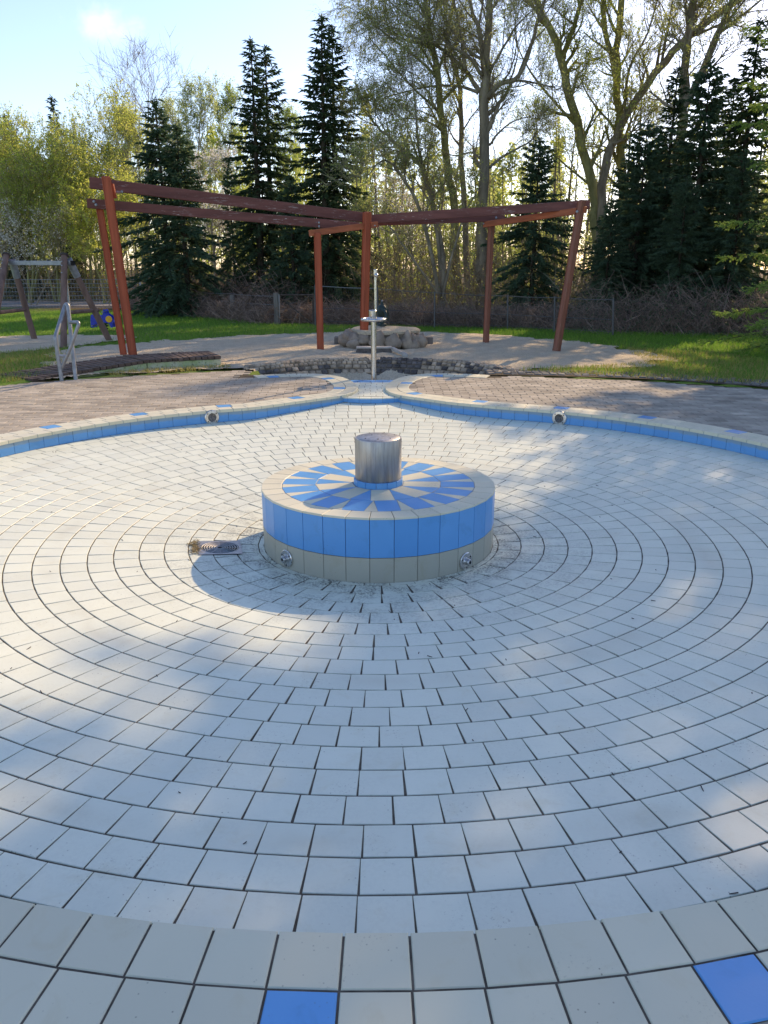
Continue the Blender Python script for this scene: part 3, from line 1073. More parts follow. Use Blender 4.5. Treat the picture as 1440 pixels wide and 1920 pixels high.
cap = autosmooth(b.build('spray_cap', M['steel_cap'], FT), 40)
for g, q in ((0.3, 0.72), (1.2, 0.72), (2.1, 0.74), (3.0, 0.7), (3.9, 0.74), (4.7, 0.7), (5.5, 0.72), (0.9, 0.33), (3.6, 0.30)):
    c = Vector((kr * q * cos(g), kr * q * sin(g), zt + kh + 0.022 * (1 - q * q) - 0.0005))
    b = MB(); b.lathe([(0.0042, -0.001), (0.0042, 0.0008), (0.0, 0.0008)], 10, c); b.build('spray_hole', M['dark_gap'], cap)

for px, py, lab in ((538, 1047, 'steel water jet low on the left front of the fountain drum'), (873, 1052, 'steel water jet low on the right front of the fountain drum')):
    d = ray(px, py)            # meet the drum
    ax, ay = CX, CY
    A = d.x ** 2 + d.y ** 2; B = 2 * (ax * d.x + ay * d.y); C_ = ax * ax + ay * ay - (DR + 0.001) ** 2
    tt = (-B - sqrt(B * B - 4 * A * C_)) / (2 * A)
    c = Vector((ax + tt * d.x, ay + tt * d.y, CZ + tt * d.z))
    out = Vector((c.x, c.y, 0)).normalized()
    R3 = out.to_track_quat('Z', 'Y').to_matrix()
    t = thing('water_jet', lab, 'water jet', c, 'steel jets on the fountain drum')
    b = MB(); b.lathe([(0.056, -0.006), (0.056, 0.005), (0.052, 0.008), (0.03, 0.0085), (0.028, 0.012), (0.0, 0.012)], 28, c, R3); autosmooth(b.build('flange', M['steel'], t))
    b = MB(); b.lathe([(0.021, 0.010), (0.021, 0.032), (0.017, 0.037), (0.010, 0.037), (0.009, 0.025)], 20, c, R3); autosmooth(b.build('nozzle', M['steel'], t))
    b = MB(); b.lathe([(0.0095, 0.030), (0.0095, 0.034), (0.0, 0.034)], 12, c, R3); b.build('bore', M['dark_gap'], t)
    for g in (0.6, 2.7, 4.8):
        b = MB(); b.lathe([(0.005, 0.007), (0.005, 0.0095), (0.0, 0.0095)], 10, c + R3 @ Vector((0.041 * cos(g), 0.041 * sin(g), 0)), R3); b.build('screw', M['dark_gap'], t)

# ================================================================== paving
pav = thing('paving', 'brown grey concrete block paving round the pool', 'paving', (0, 5, -0.1))
pav['kind'] = 'structure'
tri = tessellate_polygon([[Vector((p[0], p[1], 0)) for p in PAVE]])
me = bpy.data.meshes.new('joint_sand')
me.from_pydata([(p[0], p[1], -0.0115) for p in PAVE], [], [tuple(t_) for t_ in tri])
me.update()
mesh_obj('joint_sand', me, M['paver_joint'], pav)
bricks = []
rows = 0
for side in (-1, 1):
    ang = radians(3.0) if side < 0 else radians(-1.0)
    ca, sa = cos(ang), sin(ang)
    j = 0
    v = -1.0
    while v < 8.2:
        u = -9.6 + (0.1 if j % 2 else 0.0) + rnd.uniform(-0.012, 0.012)
        while u < 9.6:
            x, y = (u + 0.1) * ca - (v + 0.05) * sa, (u + 0.1) * sa + (v + 0.05) * ca
            if (x + 0.08) * side > 0 and y > 0.4 and inside(x, y, PAVE):
                sd, ds = rim_side(x, y)
                if ds > 0.255:
                    g = 0.0028
                    z = -0.0062 + rnd.uniform(-0.0014, 0.0012)
                    cs = [Vector(((u + p) * ca - (v + q) * sa, (u + p) * sa + (v + q) * ca, z)) for p, q in ((g, g), (0.2 - g, g), (0.2 - g, 0.1 - g), (g, 0.1 - g))]
                    ok = all(inside(c.x, c.y, PAVE) or rim_side(c.x, c.y)[1] < 0.32 for c in cs)
                    if ok: bricks.append((seen_area(cs), (x, y, z + rnd.uniform(-0.001, 0.001)), ang))
            u += 0.2
        v += 0.1
        j += 1
bricks.sort(key=lambda s: -s[0])
def brick_mesh():
    b = MB(); g = 0.003
    b.slab([(-0.1 + g, -0.05 + g, 0), (0.1 - g, -0.05 + g, 0), (0.1 - g, 0.05 - g, 0), (-0.1 + g, 0.05 - g, 0)], (0, 0, 1), 0.03, 0.0035)
    return b
bm0 = brick_mesh()
me_b = bm0.mesh('block'); me_b.materials.append(M['paver'])
rest = MB()
for i, (ar, c, ang) in enumerate(bricks):
    Mx = Matrix.Translation(c) @ Matrix.Rotation(ang + rnd.uniform(-0.006, 0.006), 4, 'Z') @ Matrix.Rotation(rnd.uniform(-0.006, 0.006), 4, 'X')
    if i < 300 and ar > 0:
        o = bpy.data.objects.new('block', me_b)
        scene.collection.objects.link(o)
        o.parent = pav
        o.matrix_parent_inverse = Matrix.Translation((0, -5, 0.1))
        o.matrix_basis = Mx
    else:
        rest.add([Mx @ Vector(p) for p in bm0.v], bm0.f)
tag(rest.build('further_blocks', M['paver'], pav), kind='stuff')
# rest of the paving (behind the camera): larger slabs of the same blocks
rest = MB()
v = -8.8
j = 0
while v < 0.42:
    u = -9.3 + (0.1 if j % 2 else 0)
    while u < 9.2:
        x, y = u + 0.1, v + 0.05
        r = hypot(x, y)
        if r > RIM + 0.27 and (r < 6.6):
            g = 0.003
            rest.slab([(u + g, v + g, -0.0065), (u + 0.2 - g, v + g, -0.0065), (u + 0.2 - g, v + 0.1 - g, -0.0065), (u + g, v + 0.1 - g, -0.0065)], (0, 0, 1), 0.02)
        u += 0.2
    v += 0.1
    j += 1
tag(rest.build('near_blocks', M['paver'], pav), kind='stuff')

# row of small setts along the right-hand edge
setts = thing('sett_edging', 'strip of small grey setts along the right edge of the paving', 'edging', (3, 6, 0))
setts['kind'] = 'structure'
A = [Vector((1.55, 6.22)), Vector((1.95, 6.20)), Vector((2.9, 6.02)), Vector((3.7, 5.78)), Vector((4.5, 5.33)), Vector((5.4, 4.75)), Vector((6.4, 4.1))]
sp = Path([(p.x, p.y) for p in A], 0.02)
b = MB(); e0, e1 = sp.off(-0.42), sp.off(0.24); n = len(e0)
b.add([(p.x, p.y, 0.006) for p in e0] + [(p.x, p.y, 0.004) for p in e1], [(i, n + i, n + i + 1, i + 1) for i in range(n - 1)])
b.build('joint_sand', M['paver_joint'], setts)
for rw in range(5):
    d0 = -0.36 + rw * 0.105
    cuts = sp.cuts(d0, 0.11)
    for i in range(len(cuts) - 1):
        if rnd.random() < 0.06 * rw + 0.02: continue
        p = [sp.pt(cuts[i] + 0.2, d0), sp.pt(cuts[i + 1] - 0.2, d0), sp.pt(cuts[i + 1] - 0.2, d0 + 0.095), sp.pt(cuts[i] + 0.2, d0 + 0.095)]
        z = 0.016 + rnd.uniform(-0.006, 0.006)
        bb = MB(); bb.slab([(q.x + rnd.uniform(-0.005, 0.005), q.y + rnd.uniform(-0.005, 0.005), z + rnd.uniform(-0.003, 0.003)) for q in p], (0, 0, 1), 0.03, 0.011)
        bb.build('sett', M['sett'], setts)
# ================================================================== red timber frame
PG = thing('pergola', 'open red timber frame of six leaning posts and long weathered beams', 'pergola', (-0.3, 9.6, 0))
def post(bx, by, tx, ty, w, mat, twist=0.0):
    B = at(bx, by)
    T = pl(tx, ty, B.y)
    ax = (T - B).normalized()
    B2 = B - ax * 0.12
    b = MB()
    x = Vector((cos(twist), sin(twist), 0)); y = Vector((-sin(twist), cos(twist), 0))
    vs = []
    h = w / 2
    for p, k in ((B2, 1.0), (T, 1.0), (T + ax * 0.018, 0.72)):
        for sx, sy in ((-1, -1), (1, -1), (1, 1), (-1, 1)):
            for q in ((0, 1) if (sx * sy > 0) else (1, 0)):       # chamfered corners
                cx_, cy_ = (h - 0.012 * (1 - q)), (h - 0.012 * q)
                vs.append(p + x * (sx * cx_ * k) + y * (sy * cy_ * k))
    n = 8
    fs = [tuple(range(n))[::-1], tuple(range(2 * n, 3 * n))]
    for r in range(2):
        for k in range(n):
            fs.append((r * n + k, r * n + (k + 1) % n, (r + 1) * n + (k + 1) % n, (r + 1) * n + k))
    b.add(vs, fs)
    o = b.build('post', M[mat], PG)
    return B, T, o
B1, T1, o1 = post(250, 671, 199, 333, 0.13, 'post_paint', 0.18)
B2_, T2, o2 = post(232, 666, 185, 380, 0.10, 'post_paint', 0.1)
B3, T3, o3 = post(682, 652, 688, 399, 0.122, 'post_paint', 0.6)
B4, T4, o4 = post(601, 656, 595, 438, 0.115, 'post_paint', 0.2)
B5, T5, o5 = post(1043, 659, 1091, 377, 0.115, 'post_worn', 0.5)
B6, T6, o6 = post(911, 643, 921, 424, 0.10, 'post_worn', 0.5)
def beam(p, q, w, h, mat, nm='beam'):
    b = MB(); b.beam(p, q, w, h, bev=0.006)
    return b.build(nm, M[mat], PG)
def bolts(lst, parent):
    for px, py, Y in lst:
        c = pl(px, py, Y)
        b = MB(); b.lathe([(0.022, -0.004), (0.022, 0.006), (0.012, 0.010), (0.012, 0.022), (0.0, 0.023)], 10, c, Vector((0, -1, 0)).to_track_quat('Z', 'Y').to_matrix())
        b.build('bolt', M['galvanised'], parent)
up_l = beam(pl(168, 342.5, 8.44), pl(684, 408, 10.30), 0.07, 0.172, 'beam_paint')
lo_l = beam(pl(163, 381, 8.55), pl(673, 425, 10.08), 0.07, 0.148, 'beam_paint')
up_r = beam(pl(694, 411, 10.28), pl(1106, 383.5, 9.50), 0.07, 0.150, 'beam_paint')
lo_r = beam(pl(694, 418, 10.42), pl(946, 409, 10.86), 0.07, 0.11, 'beam_paint')
br_l = beam(pl(580, 437.5, 9.53), pl(708, 420.5, 10.10), 0.06, 0.105, 'brace_paint', 'brace')
br_r = beam(pl(907, 421, 10.83), pl(1099, 393, 9.22), 0.06, 0.105, 'brace_paint', 'brace')
b = MB(); b.beam(pl(210, 345, 8.40), pl(216, 372, 8.40), 0.06, 0.05); b.build('bracket', M['post_paint'], PG)
bolts([(176, 378, 8.55), (180, 384, 8.55)], lo_l)
bolts([(592, 417, 9.80), (597.5, 417.5, 9.80), (592, 424, 9.80), (598, 424.5, 9.80)], lo_l)
bolts([(674, 421, 10.02), (703, 423, 10.06)], br_l)
bolts([(907, 419, 10.8), (1082, 397, 9.2), (930, 408, 10.8)], br_r)
b = MB(); b.tube([pl(218, 360, 8.30), pl(224, 361, 8.25), pl(229, 359, 8.2)], 0.018, 6); b.build('hook', M['galvanised'], up_l)

# ================================================================== water pole on the step
P0 = at(701, 709, PZ)
P0.z = PZ
t = thing('water_pole', 'slim steel water pole with a flat ring at the head of the pool', 'water pole', P0)
def zat(py): return pl(701, py, P0.y).z
zr = zat(599)
b = MB(); b.lathe([(0.037, PZ - 0.02), (0.037, zr + 0.05)], 24, (P0.x, P0.y, 0)); autosmooth(b.build('lower_tube', M['steel'], t))
b = MB()
rr = 0.158
pts = [Vector((P0.x + 0.0 + rr * cos(2 * pi * k / 40), P0.y + rr * sin(2 * pi * k / 40), zr)) for k in range(41)]
b.tube(pts, 0.022, 10, False)
autosmooth(b.build('ring', M['steel'], t), 60)
b = MB()
for k in range(3):
    g = 0.3 + 2 * pi * k / 3
    b.tube([(P0.x, P0.y, zr), (P0.x + rr * cos(g), P0.y + rr * sin(g), zr)], 0.008, 6)
b.build('spoke', M['steel'], t)
zc0, zc1 = zat(592), zat(581)
b = MB(); b.lathe([(0.054, zc0 - 0.02), (0.056, zc0), (0.056, zc1 - 0.012), (0.046, zc1), (0.0, zc1 + 0.004)], 28, (P0.x - 0.012, P0.y - 0.0, 0)); autosmooth(b.build('valve_cap', M['steel'], t))
xu = P0.x + 0.026
b = MB(); b.lathe([(0.019, zr + 0.02), (0.019, zat(505)), (0.0, zat(505))], 16, (xu, P0.y + 0.01, 0)); autosmooth(b.build('upper_tube', M['steel'], t))
b = MB(); b.lathe([(0.026, zat(516)), (0.026, zat(506)), (0.019, zat(505))], 16, (xu, P0.y + 0.01, 0)); autosmooth(b.build('tip_sleeve', M['steel'], t))
zn = zat(516)
b = MB(); b.lathe([(0.0, zn - 0.030), (0.018, zn - 0.024), (0.028, zn - 0.008), (0.028, zn + 0.006), (0.018, zn + 0.024), (0.0, zn + 0.028)], 16, (xu + 0.012, P0.y - 0.022, 0)); autosmooth(b.build('spout', M['steel'], t), 60)

# ================================================================== cobbled banks
def bank(name, label, pts, n_rows, black, seed):
    r = random.Random(seed)
    path = Path(pts, 0.02)
    t = thing(name, label, 'stone bank', (sum(p[0] for p in pts) / len(pts), sum(p[1] for p in pts) / len(pts), -0.2), 'cobbled banks of the sand stream')
    L = len(path.p) - 1
    hmax = 0.075
    def prof(u, v):
        """u 0..1 along, v 0..1 from the foot of the face over the crest to the back"""
        taper = min(1.0, 0.25 + u * 2.6) if not black else min(1.0, 0.2 + (1 - u) * 2.2)
        tip = 1.0
        hz = -0.26 + (0.26 + hmax * taper * tip) * sin(min(v / 0.58, 1) * pi / 2) ** 0.85
        if v > 0.58:
            hz = hmax * taper * tip * cos((v - 0.58) / 0.42 * pi / 2) - 0.015
        d = (0.27 - 0.36 * (v / 0.58) ** 0.8) if v < 0.58 else (-0.09 - 0.40 * (v - 0.58) / 0.42)
        return d, hz
    def P(uu, v, lift=0.0):
        d, hz = prof(uu / L, v)
        q = path.pt(uu, d)
        return Vector((q.x, q.y, hz + lift))
    nu, nv = 60, 18
    vs = [P(L * i / nu, j / nv, -0.012) for j in range(nv + 1) for i in range(nu + 1)]
    fs = [(j * (nu + 1) + i, j * (nu + 1) + i + 1, (j + 1) * (nu + 1) + i + 1, (j + 1) * (nu + 1) + i) for j in range(nv) for i in range(nu)]
    b = MB(); b.add(vs, fs); b.build('mortar_bed', M['mortar'], t, True)
    cnt = 0
    for row in range(n_rows):
        v0, v1 = row / n_rows, (row + 1) / n_rows
        big = 1.25 if v1 < 0.4 else 0.92
        cuts = path.cuts(prof(0.5, (v0 + v1) / 2)[0], 0.088 * big)
        sh = r.random() * 0.8
        for i in range(len(cuts) - 1):
            st = cuts[1] - cuts[0]
            u0, u1 = cuts[i] + sh * st + 0.04 * st, cuts[i + 1] + sh * st - r.uniform(0.02, 0.12) * st
            if u1 > L: continue
            jv = 0.004
            c4 = [P(u0, v0 + r.uniform(jv, 0.02), 0.012), P(u1, v0 + r.uniform(jv, 0.02), 0.012), P(u1, v1 - r.uniform(jv, 0.02), 0.012), P(u0, v1 - r.uniform(jv, 0.02), 0.012)]
            nrm = (c4[1] - c4[0]).cross(c4[3] - c4[0]).normalized()
            if nrm.z < -0.2 or (abs(nrm.z) < 0.2 and nrm.y > 0): nrm = -nrm
            h = r.uniform(0.0, 0.016)
            bb = MB(); bb.slab([q + nrm * h for q in c4], nrm, 0.05, 0.014)
            u = u0 / L
            if black: dark = (u < 0.35 and r.random() < 0.95 - u * 1.2 and v0 < 0.9) or (r.random() < 0.35 and v0 < 0.45)
            else: dark = (v0 < 0.25 and r.random() < 0.15)
            bb.build('stone', M['cobble_black' if dark else 'cobble'], t)
            cnt += 1
    return t
bank('stone_bank', 'curved bank of tan cobbles left of the water pole', [(-0.12, 7.62), (-0.17, 7.42), (-0.40, 7.36), (-0.75, 7.34), (-1.15, 7.12), (-1.55, 6.86), (-2.0, 6.72)][::-1], 10, False, 3)
bank('stone_bank', 'curved bank of blackened cobbles right of the water pole', [(0.02, 7.70), (0.06, 7.45), (0.30, 7.38), (0.70, 7.28), (1.15, 7.06), (1.55, 6.72), (1.95, 6.36)][::1], 10, True, 5)

# ================================================================== sand table of boulders with a hand pump
TC = Vector((0.10, 10.15, 0))
t = thing('boulder_table', 'round sand table of rough boulders under a concrete slab', 'sand table', TC)
def lump(c, s, seed, rough=0.16, sub=3, rot=0.0):
    bm_ = MB()
    r = random.Random(seed)
    nu, nv = 14, 9
    o1, o2, o3 = r.uniform(0, 50), r.uniform(0, 50), r.uniform(0, 50)
    vs, fs = [], []
    for j in range(nv + 1):
        ph = pi * j / nv
        for i in range(nu):
            g = 2 * pi * i / nu
            d = Vector((sin(ph) * cos(g), sin(ph) * sin(g), cos(ph)))
            from mathutils import noise as nz
            k = 1 + rough * (nz.noise(d * 1.3 + Vector((o1, o2, o3))) * 1.5 + 0.5 * nz.noise(d * 3.1 + Vector((o2, o3, o1))))
            p = Vector((d.x * s[0], d.y * s[1], d.z * s[2])) * k
            p.rotate(Matrix.Rotation(rot, 3, 'Z'))
            vs.append(p + Vector(c))
    for j in range(nv):
        for i in range(nu):
            i2 = (i + 1) % nu
            fs.append((j * nu + i, (j + 1) * nu + i, (j + 1) * nu + i2, j * nu + i2))
    bm_.add(vs, fs)
    return bm_
NBd = 15
for k in range(NBd):
    g = 2 * pi * k / NBd + rnd.uniform(-0.1, 0.1)
    rx, ry = 0.66, 0.50
    c = TC + Vector((rx * cos(g), ry * sin(g), 0.12 + rnd.uniform(-0.02, 0.04)))
    s = (rnd.uniform(0.12, 0.20), rnd.uniform(0.10, 0.15), rnd.uniform(0.11, 0.17))
    lump(c, s, 100 + k, 0.45, rot=g + pi / 2).build('boulder', M['boulder'], t, True)
for g, zz in ((-0.35, 0.12), (-0.75, 0.06), (3.4, 0.14), (3.9, 0.08)):
    c = TC + Vector((0.76 * cos(g), 0.6 * sin(g), zz))
    lump(c, (0.12, 0.10, 0.11), int(200 + 10 * g), 0.25).build('boulder', M['boulder'], t, True)
b = MB(); b.lathe([(0.60, 0.0), (0.60, 0.27), (0.0, 0.27)], 24, TC, Matrix.Diagonal((1.0, 0.78, 1.0))); b.build('core', M['mortar'], t)
vs, fs = [], []
na, nr = 48, 12
for j in range(nr + 1):
    q = j / nr
    for i in range(na):
        g = 2 * pi * i / na
        R_ = 0.64 + 0.06 * sin(3 * g + 1) + 0.03 * sin(5 * g)
        x, y = R_ * q * cos(g), R_ * 0.78 * q * sin(g)
        dish = -0.05 * math.exp(-((x + 0.05) ** 2 / 0.16 + (y - 0.05) ** 2 / 0.09)) - 0.03 * math.exp(-((x - 0.33) ** 2 / 0.02 + (y + 0.03) ** 2 / 0.02))
        z = 0.335 + dish + 0.03 * (1 - q ** 4) * 0 + 0.012 * vnoise(x * 4, y * 4, 1.0, 2) - (0.03 if j == nr else 0) + 0.10 * max(0, y)
        vs.append(TC + Vector((x, y, z)))
for i in range(na):
    g = 2 * pi * i / na
    R_ = (0.64 + 0.06 * sin(3 * g + 1) + 0.03 * sin(5 * g)) * 0.97
    vs.append(TC + Vector((R_ * cos(g), R_ * 0.78 * sin(g), 0.26)))
for j in range(nr + 1):
    for i in range(na):
        i2 = (i + 1) % na
        fs.append((j * na + i, (j + 1) * na + i, (j + 1) * na + i2, j * na + i2))
b = MB(); b.add(vs, fs); b.build('slab', M['sand'], t, True)

HP = TC + Vector((-0.02, 0.44, 0.36))
t = thing('hand_pump', 'dark green cast iron hand pump on the boulder table', 'pump', HP)
b = MB(); b.lathe([(0.09, 0.0), (0.09, 0.03), (0.05, 0.05), (0.045, 0.16), (0.07, 0.19), (0.098, 0.26), (0.098, 0.33), (0.06, 0.385), (0.03, 0.40), (0.028, 0.44), (0.016, 0.47), (0.0, 0.475)], 20, HP)
autosmooth(b.build('pump_body', M['pump_green'], t), 50)
b = MB(); b.tube([HP + Vector(p) for p in ((0.03, -0.08, 0.29), (0.06, -0.16, 0.28), (0.075, -0.20, 0.23), (0.075, -0.21, 0.12))], [0.03, 0.028, 0.026, 0.03], 10); autosmooth(b.build('spout', M['pump_green'], t), 60)
b = MB(); b.tube([HP + Vector(p) for p in ((0.0, 0.0, 0.42), (0.09, 0.02, 0.36), (0.115, 0.02, 0.24), (0.11, 0.02, 0.10))], [0.018, 0.016, 0.014, 0.017], 8); autosmooth(b.build('handle', M['pump_green'], t), 60)
b = MB(); b.lathe([(0.02, 0.455), (0.022, 0.475), (0.0, 0.49)], 12, HP); b.build('top_knob', M['galvanised'], t)

b = MB()
y0 = 10.75
b.box((0.11, y0, 0.075), (1.94, 0.24, 0.13), bev=0.008)
o = b.build('timber_trough', M['grey_wood'])
tag(o, 'low grey timber trough sticking out on both sides behind the boulder table', 'trough')
t = thing('concrete_channel', 'small concrete channel block at the head of the sand stream', 'channel', (-0.07, 8.85, -0.05))
b = MB()
ya, yb = 8.92, 9.12
b.prism([(-0.46, ya, -0.10), (0.30, ya, -0.10), (0.22, ya, 0.085), (-0.36, ya, 0.085)], (0, ya, 0), (0, yb, 0)); b.build('block', M['cobble_black'], t)
b = MB(); b.box((-0.07, 9.02, 0.098), (0.62, 0.22, 0.026), bev=0.006); b.build('coping', M['concrete'], t)
b = MB(); b.beam((0.25, 8.95, 0.085), (0.48, 8.30, 0.03), 0.05, 0.05); b.build('side_coping', M['concrete'], t)

# ================================================================== boardwalk
BW = Path([(-4.62, 5.48), (-4.25, 5.95), (-3.75, 6.42), (-3.10, 6.90), (-2.42, 7.22)], 0.02)
bw = thing('boardwalk', 'curved low boardwalk of short dark planks on a mossy concrete edge', 'boardwalk', (-3.5, 6.8, 0))
cuts = BW.cuts(-0.4, 0.098)
NP = len(cuts) - 1
L = len(BW.p) - 1
def bw_z(u): return 0.025 + 0.115 * min(1.0, max(0.0, (u / L - 0.05) / 0.55))
for i in range(NP):
    u0, u1 = cuts[i] + 0.35, cuts[i + 1] - 0.35
    um = (u0 + u1) / 2
    z = bw_z(um) + rnd.uniform(-0.004, 0.004)
    e = rnd.uniform(-0.015, 0.015)
    P = [BW.pt(u0, 0.03 + e), BW.pt(u1, 0.03 + e), BW.pt(u1, -0.85), BW.pt(u0, -0.85)]
    bb = MB(); bb.slab([(p.x, p.y, z) for p in P], (0, 0, 1), 0.045, 0.004); bb.build('plank', M['plank'], bw)
for a, bb_ in ((0.22, 0.60), (0.605, 0.995)):
    us = [L * (a + (bb_ - a) * k / 12) for k in range(13)]
    o_ = [BW.pt(u, 0.015) for u in us]; i_ = [BW.pt(u, -0.08) for u in us]
    b = MB()
    n = 13
    vs = [(p.x, p.y, bw_z(u) - 0.05) for p, u in zip(o_, us)] + [(p.x, p.y, -0.1) for p in o_] + [(p.x, p.y, bw_z(u) - 0.05) for p, u in zip(i_, us)] + [(p.x, p.y, -0.1) for p in i_]
    fs = [(0, n, 3 * n, 2 * n), (n - 1, 3 * n - 1, 4 * n - 1, 2 * n - 1)]
    for k in range(n - 1):
        fs += [(k, k + 1, n + k + 1, n + k), (k, 2 * n + k, 2 * n + k + 1, k + 1), (2 * n + k, 3 * n + k, 3 * n + k + 1, 2 * n + k + 1)]
    b.add(vs, fs)
    b.build('edge_block', M['mossy_concrete'], bw)
b = MB()                          # bearers under the planks
for d in (-0.3, -0.7):
    pts = [BW.pt(L * k / 20, d) for k in range(21)]
    b.tube([(p.x, p.y, bw_z(L * k / 20) - 0.085) for k, p in enumerate(pts)], 0.04, 4)
b.build('bearer', M['grey_wood'], bw)

# ================================================================== handrail
hb1, hb2 = at(116, 713), at(142, 711)
hr = thing('handrail', 'galvanised tube handrail with an angled loop at the start of the boardwalk', 'handrail', (hb1 + hb2) / 2)
def bend(pts, rad=0.05, n=5):
    pts = [Vector(p) for p in pts]
    out = [pts[0]]
    for i in range(1, len(pts) - 1):
        a, b_, c = pts[i - 1], pts[i], pts[i + 1]
        d1, d2 = (a - b_), (c - b_)
        k = min(rad, d1.length * 0.45, d2.length * 0.45)
        p, q = b_ + d1.normalized() * k, b_ + d2.normalized() * k
        for j in range(n + 1):
            t_ = j / n
            out.append(p * (1 - t_) ** 2 + b_ * 2 * t_ * (1 - t_) + q * t_ ** 2)
    out.append(pts[-1])
    return out
Ya, Yb = hb1.y, hb2.y
hp = bend([hb1 - Vector((0, 0, 0.06)), pl(103.5, 632, Ya), pl(123, 571, Yb + 0.25), pl(127, 571, Yb + 0.2), hb2 - Vector((0, 0, 0.06))], 0.045)
b = MB(); b.tube(hp, 0.027, 12); autosmooth(b.build('main_tube', M['galvanised'], hr), 60)
hp = bend([pl(131, 604, Yb + 0.05), pl(149, 604, Yb - 0.10), pl(131, 655, Ya + 0.0), pl(114.5, 692, Ya + 0.02)], 0.06)
b = MB(); b.tube(hp, 0.023, 12); autosmooth(b.build('loop_tube', M['galvanised'], hr), 60)
b = MB(); b.tube([pl(111, 666.5, Ya), pl(124, 668, Ya + 0.02)], 0.02, 10); autosmooth(b.build('stub_tube', M['galvanised'], hr), 60)

# ================================================================== swing frame
sw = thing('swing_frame', 'empty swing frame of round brown logs with a galvanised crossbar', 'swing', at(110, 645))
aA = pl(121, 484, 10.75)
aB = pl(12, 484, 11.35)
def log(p, q, r, nm='log_leg', mat='post_wood', cap=False):
    b = MB(); b.tube([p, (Vector(p) + Vector(q)) / 2, q], [r, r * 0.97, r * 0.94], 14)
    o = autosmooth(b.build(nm, M[mat], sw), 50)
    return o
legs = []
l1 = (at(118, 652) - Vector((0, 0, 0.1)), aA + Vector((0, 0, 0.05)))
l2 = (at(209, 639) - Vector((0, 0, 0.1)), aA + Vector((0.05, 0.06, -0.02)))
l3 = (at(66, 636) - Vector((0, 0, 0.1)), aB + Vector((0.08, 0.06, -0.03)))
l4 = (at(-22, 655) - Vector((0, 0, 0.1)), aB + Vector((0, 0, 0.05)))
for p, q in (l1, l2, l3, l4):
    o = log(p, q, 0.062)
for p, q in (l1, l4):
    d = (q - p).normalized()
    b = MB(); b.tube([q - d * 0.01, q + d * 0.03], [0.076, 0.074], 14); b.build('end_cap', M['rust_tube'], sw)
    for k in (0.12, 0.2, 0.34):
        c = q - d * k + Vector((-0.02, -0.062, 0))
        b = MB(); b.lathe([(0.014, -0.005), (0.014, 0.01), (0.0, 0.012)], 8, c, Vector((0, -1, 0)).to_track_quat('Z', 'Y').to_matrix()); b.build('bolt', M['galvanised'], sw)
for p, q in (l2, l3):
    d = (p - q).normalized()
    b = MB(); b.tube([q, q + d * 0.36], [0.069, 0.069], 14); autosmooth(b.build('steel_sleeve', M['galvanised'], sw), 50)
cb0, cb1 = aB + Vector((0.02, 0.02, -0.09)), aA + Vector((0.14, -0.02, -0.09))
b = MB(); b.beam(cb0, cb1, 0.085, 0.085, bev=0.006); b.build('crossbar', M['galvanised'], sw)
b = MB(); b.beam(cb1, cb1 + (cb1 - cb0).normalized() * 0.03, 0.088, 0.088); b.build('crossbar_cap', M['black_plastic'], sw)
def along(l, z):
    p, q = l
    return p + (q - p) * ((z - p.z) / (q.z - p.z))
for la, lb, z, ext in ((l1, l2, 0.62, 0.12), (l4, l3, 0.62, 0.0)):
    a, c = along(la, z), along(lb, z)
    d = (c - a).normalized()
    b = MB(); b.tube([a, c + d * ext], 0.038, 10); autosmooth(b.build('side_rail', M['post_wood'], sw), 50)

# ================================================================== spring rider
rc_ = at(196, 622)
sr = thing('spring_rider', 'small blue spring rider with a yellow disc on the lawn', 'spring rider', rc_)
sil = [(-.27, .05), (-.26, .22), (-.24, .33), (-.17, .35), (-.08, .31), (.02, .32), (.05, .40), (.06, .46), (.10, .45), (.12, .36), (.21, .30), (.29, .20), (.32, .16), (.25, .16), (.24, .05), (.19, .04), (.16, .14), (.04, .16), (-.10, .15), (-.17, .12), (-.20, .04)]
zz0 = 0.06
for yy in (-0.11, 0.08):
    b = MB(); b.prism([(rc_.x + x, rc_.y + yy, zz0 + z) for x, z in sil], (0, 0, 0), (0, 0.03, 0)); b.build('side_panel', M['blue_plastic'], sr)
b = MB(); b.box((rc_.x - 0.05, rc_.y, zz0 + 0.26), (0.26, 0.2, 0.03), bev=0.005); b.build('seat', M['blue_plastic'], sr)
b = MB(); b.lathe([(0.075, 0), (0.075, 0.012), (0.0, 0.014)], 20, (rc_.x + 0.17, rc_.y - 0.112, zz0 + 0.235), Vector((0, -1, 0)).to_track_quat('Z', 'Y').to_matrix()); b.build('disc', M['yellow_plastic'], sr)
for z, x0 in ((0.40, 0.07), (0.09, -0.2)):
    b = MB(); b.tube([(rc_.x + x0, rc_.y - 0.24, zz0 + z), (rc_.x + x0, rc_.y + 0.22, zz0 + z)], 0.014, 8); b.build('grip_bar' if z > 0.3 else 'foot_bar', M['galvanised'], sr)
b = MB(); b.tube([(rc_.x + 0.09 * cos(k * 0.7), rc_.y + 0.09 * sin(k * 0.7), -0.05 + 0.30 * k / 44) for k in range(45)], 0.013, 6); b.build('spring', M['black_plastic'], sr)

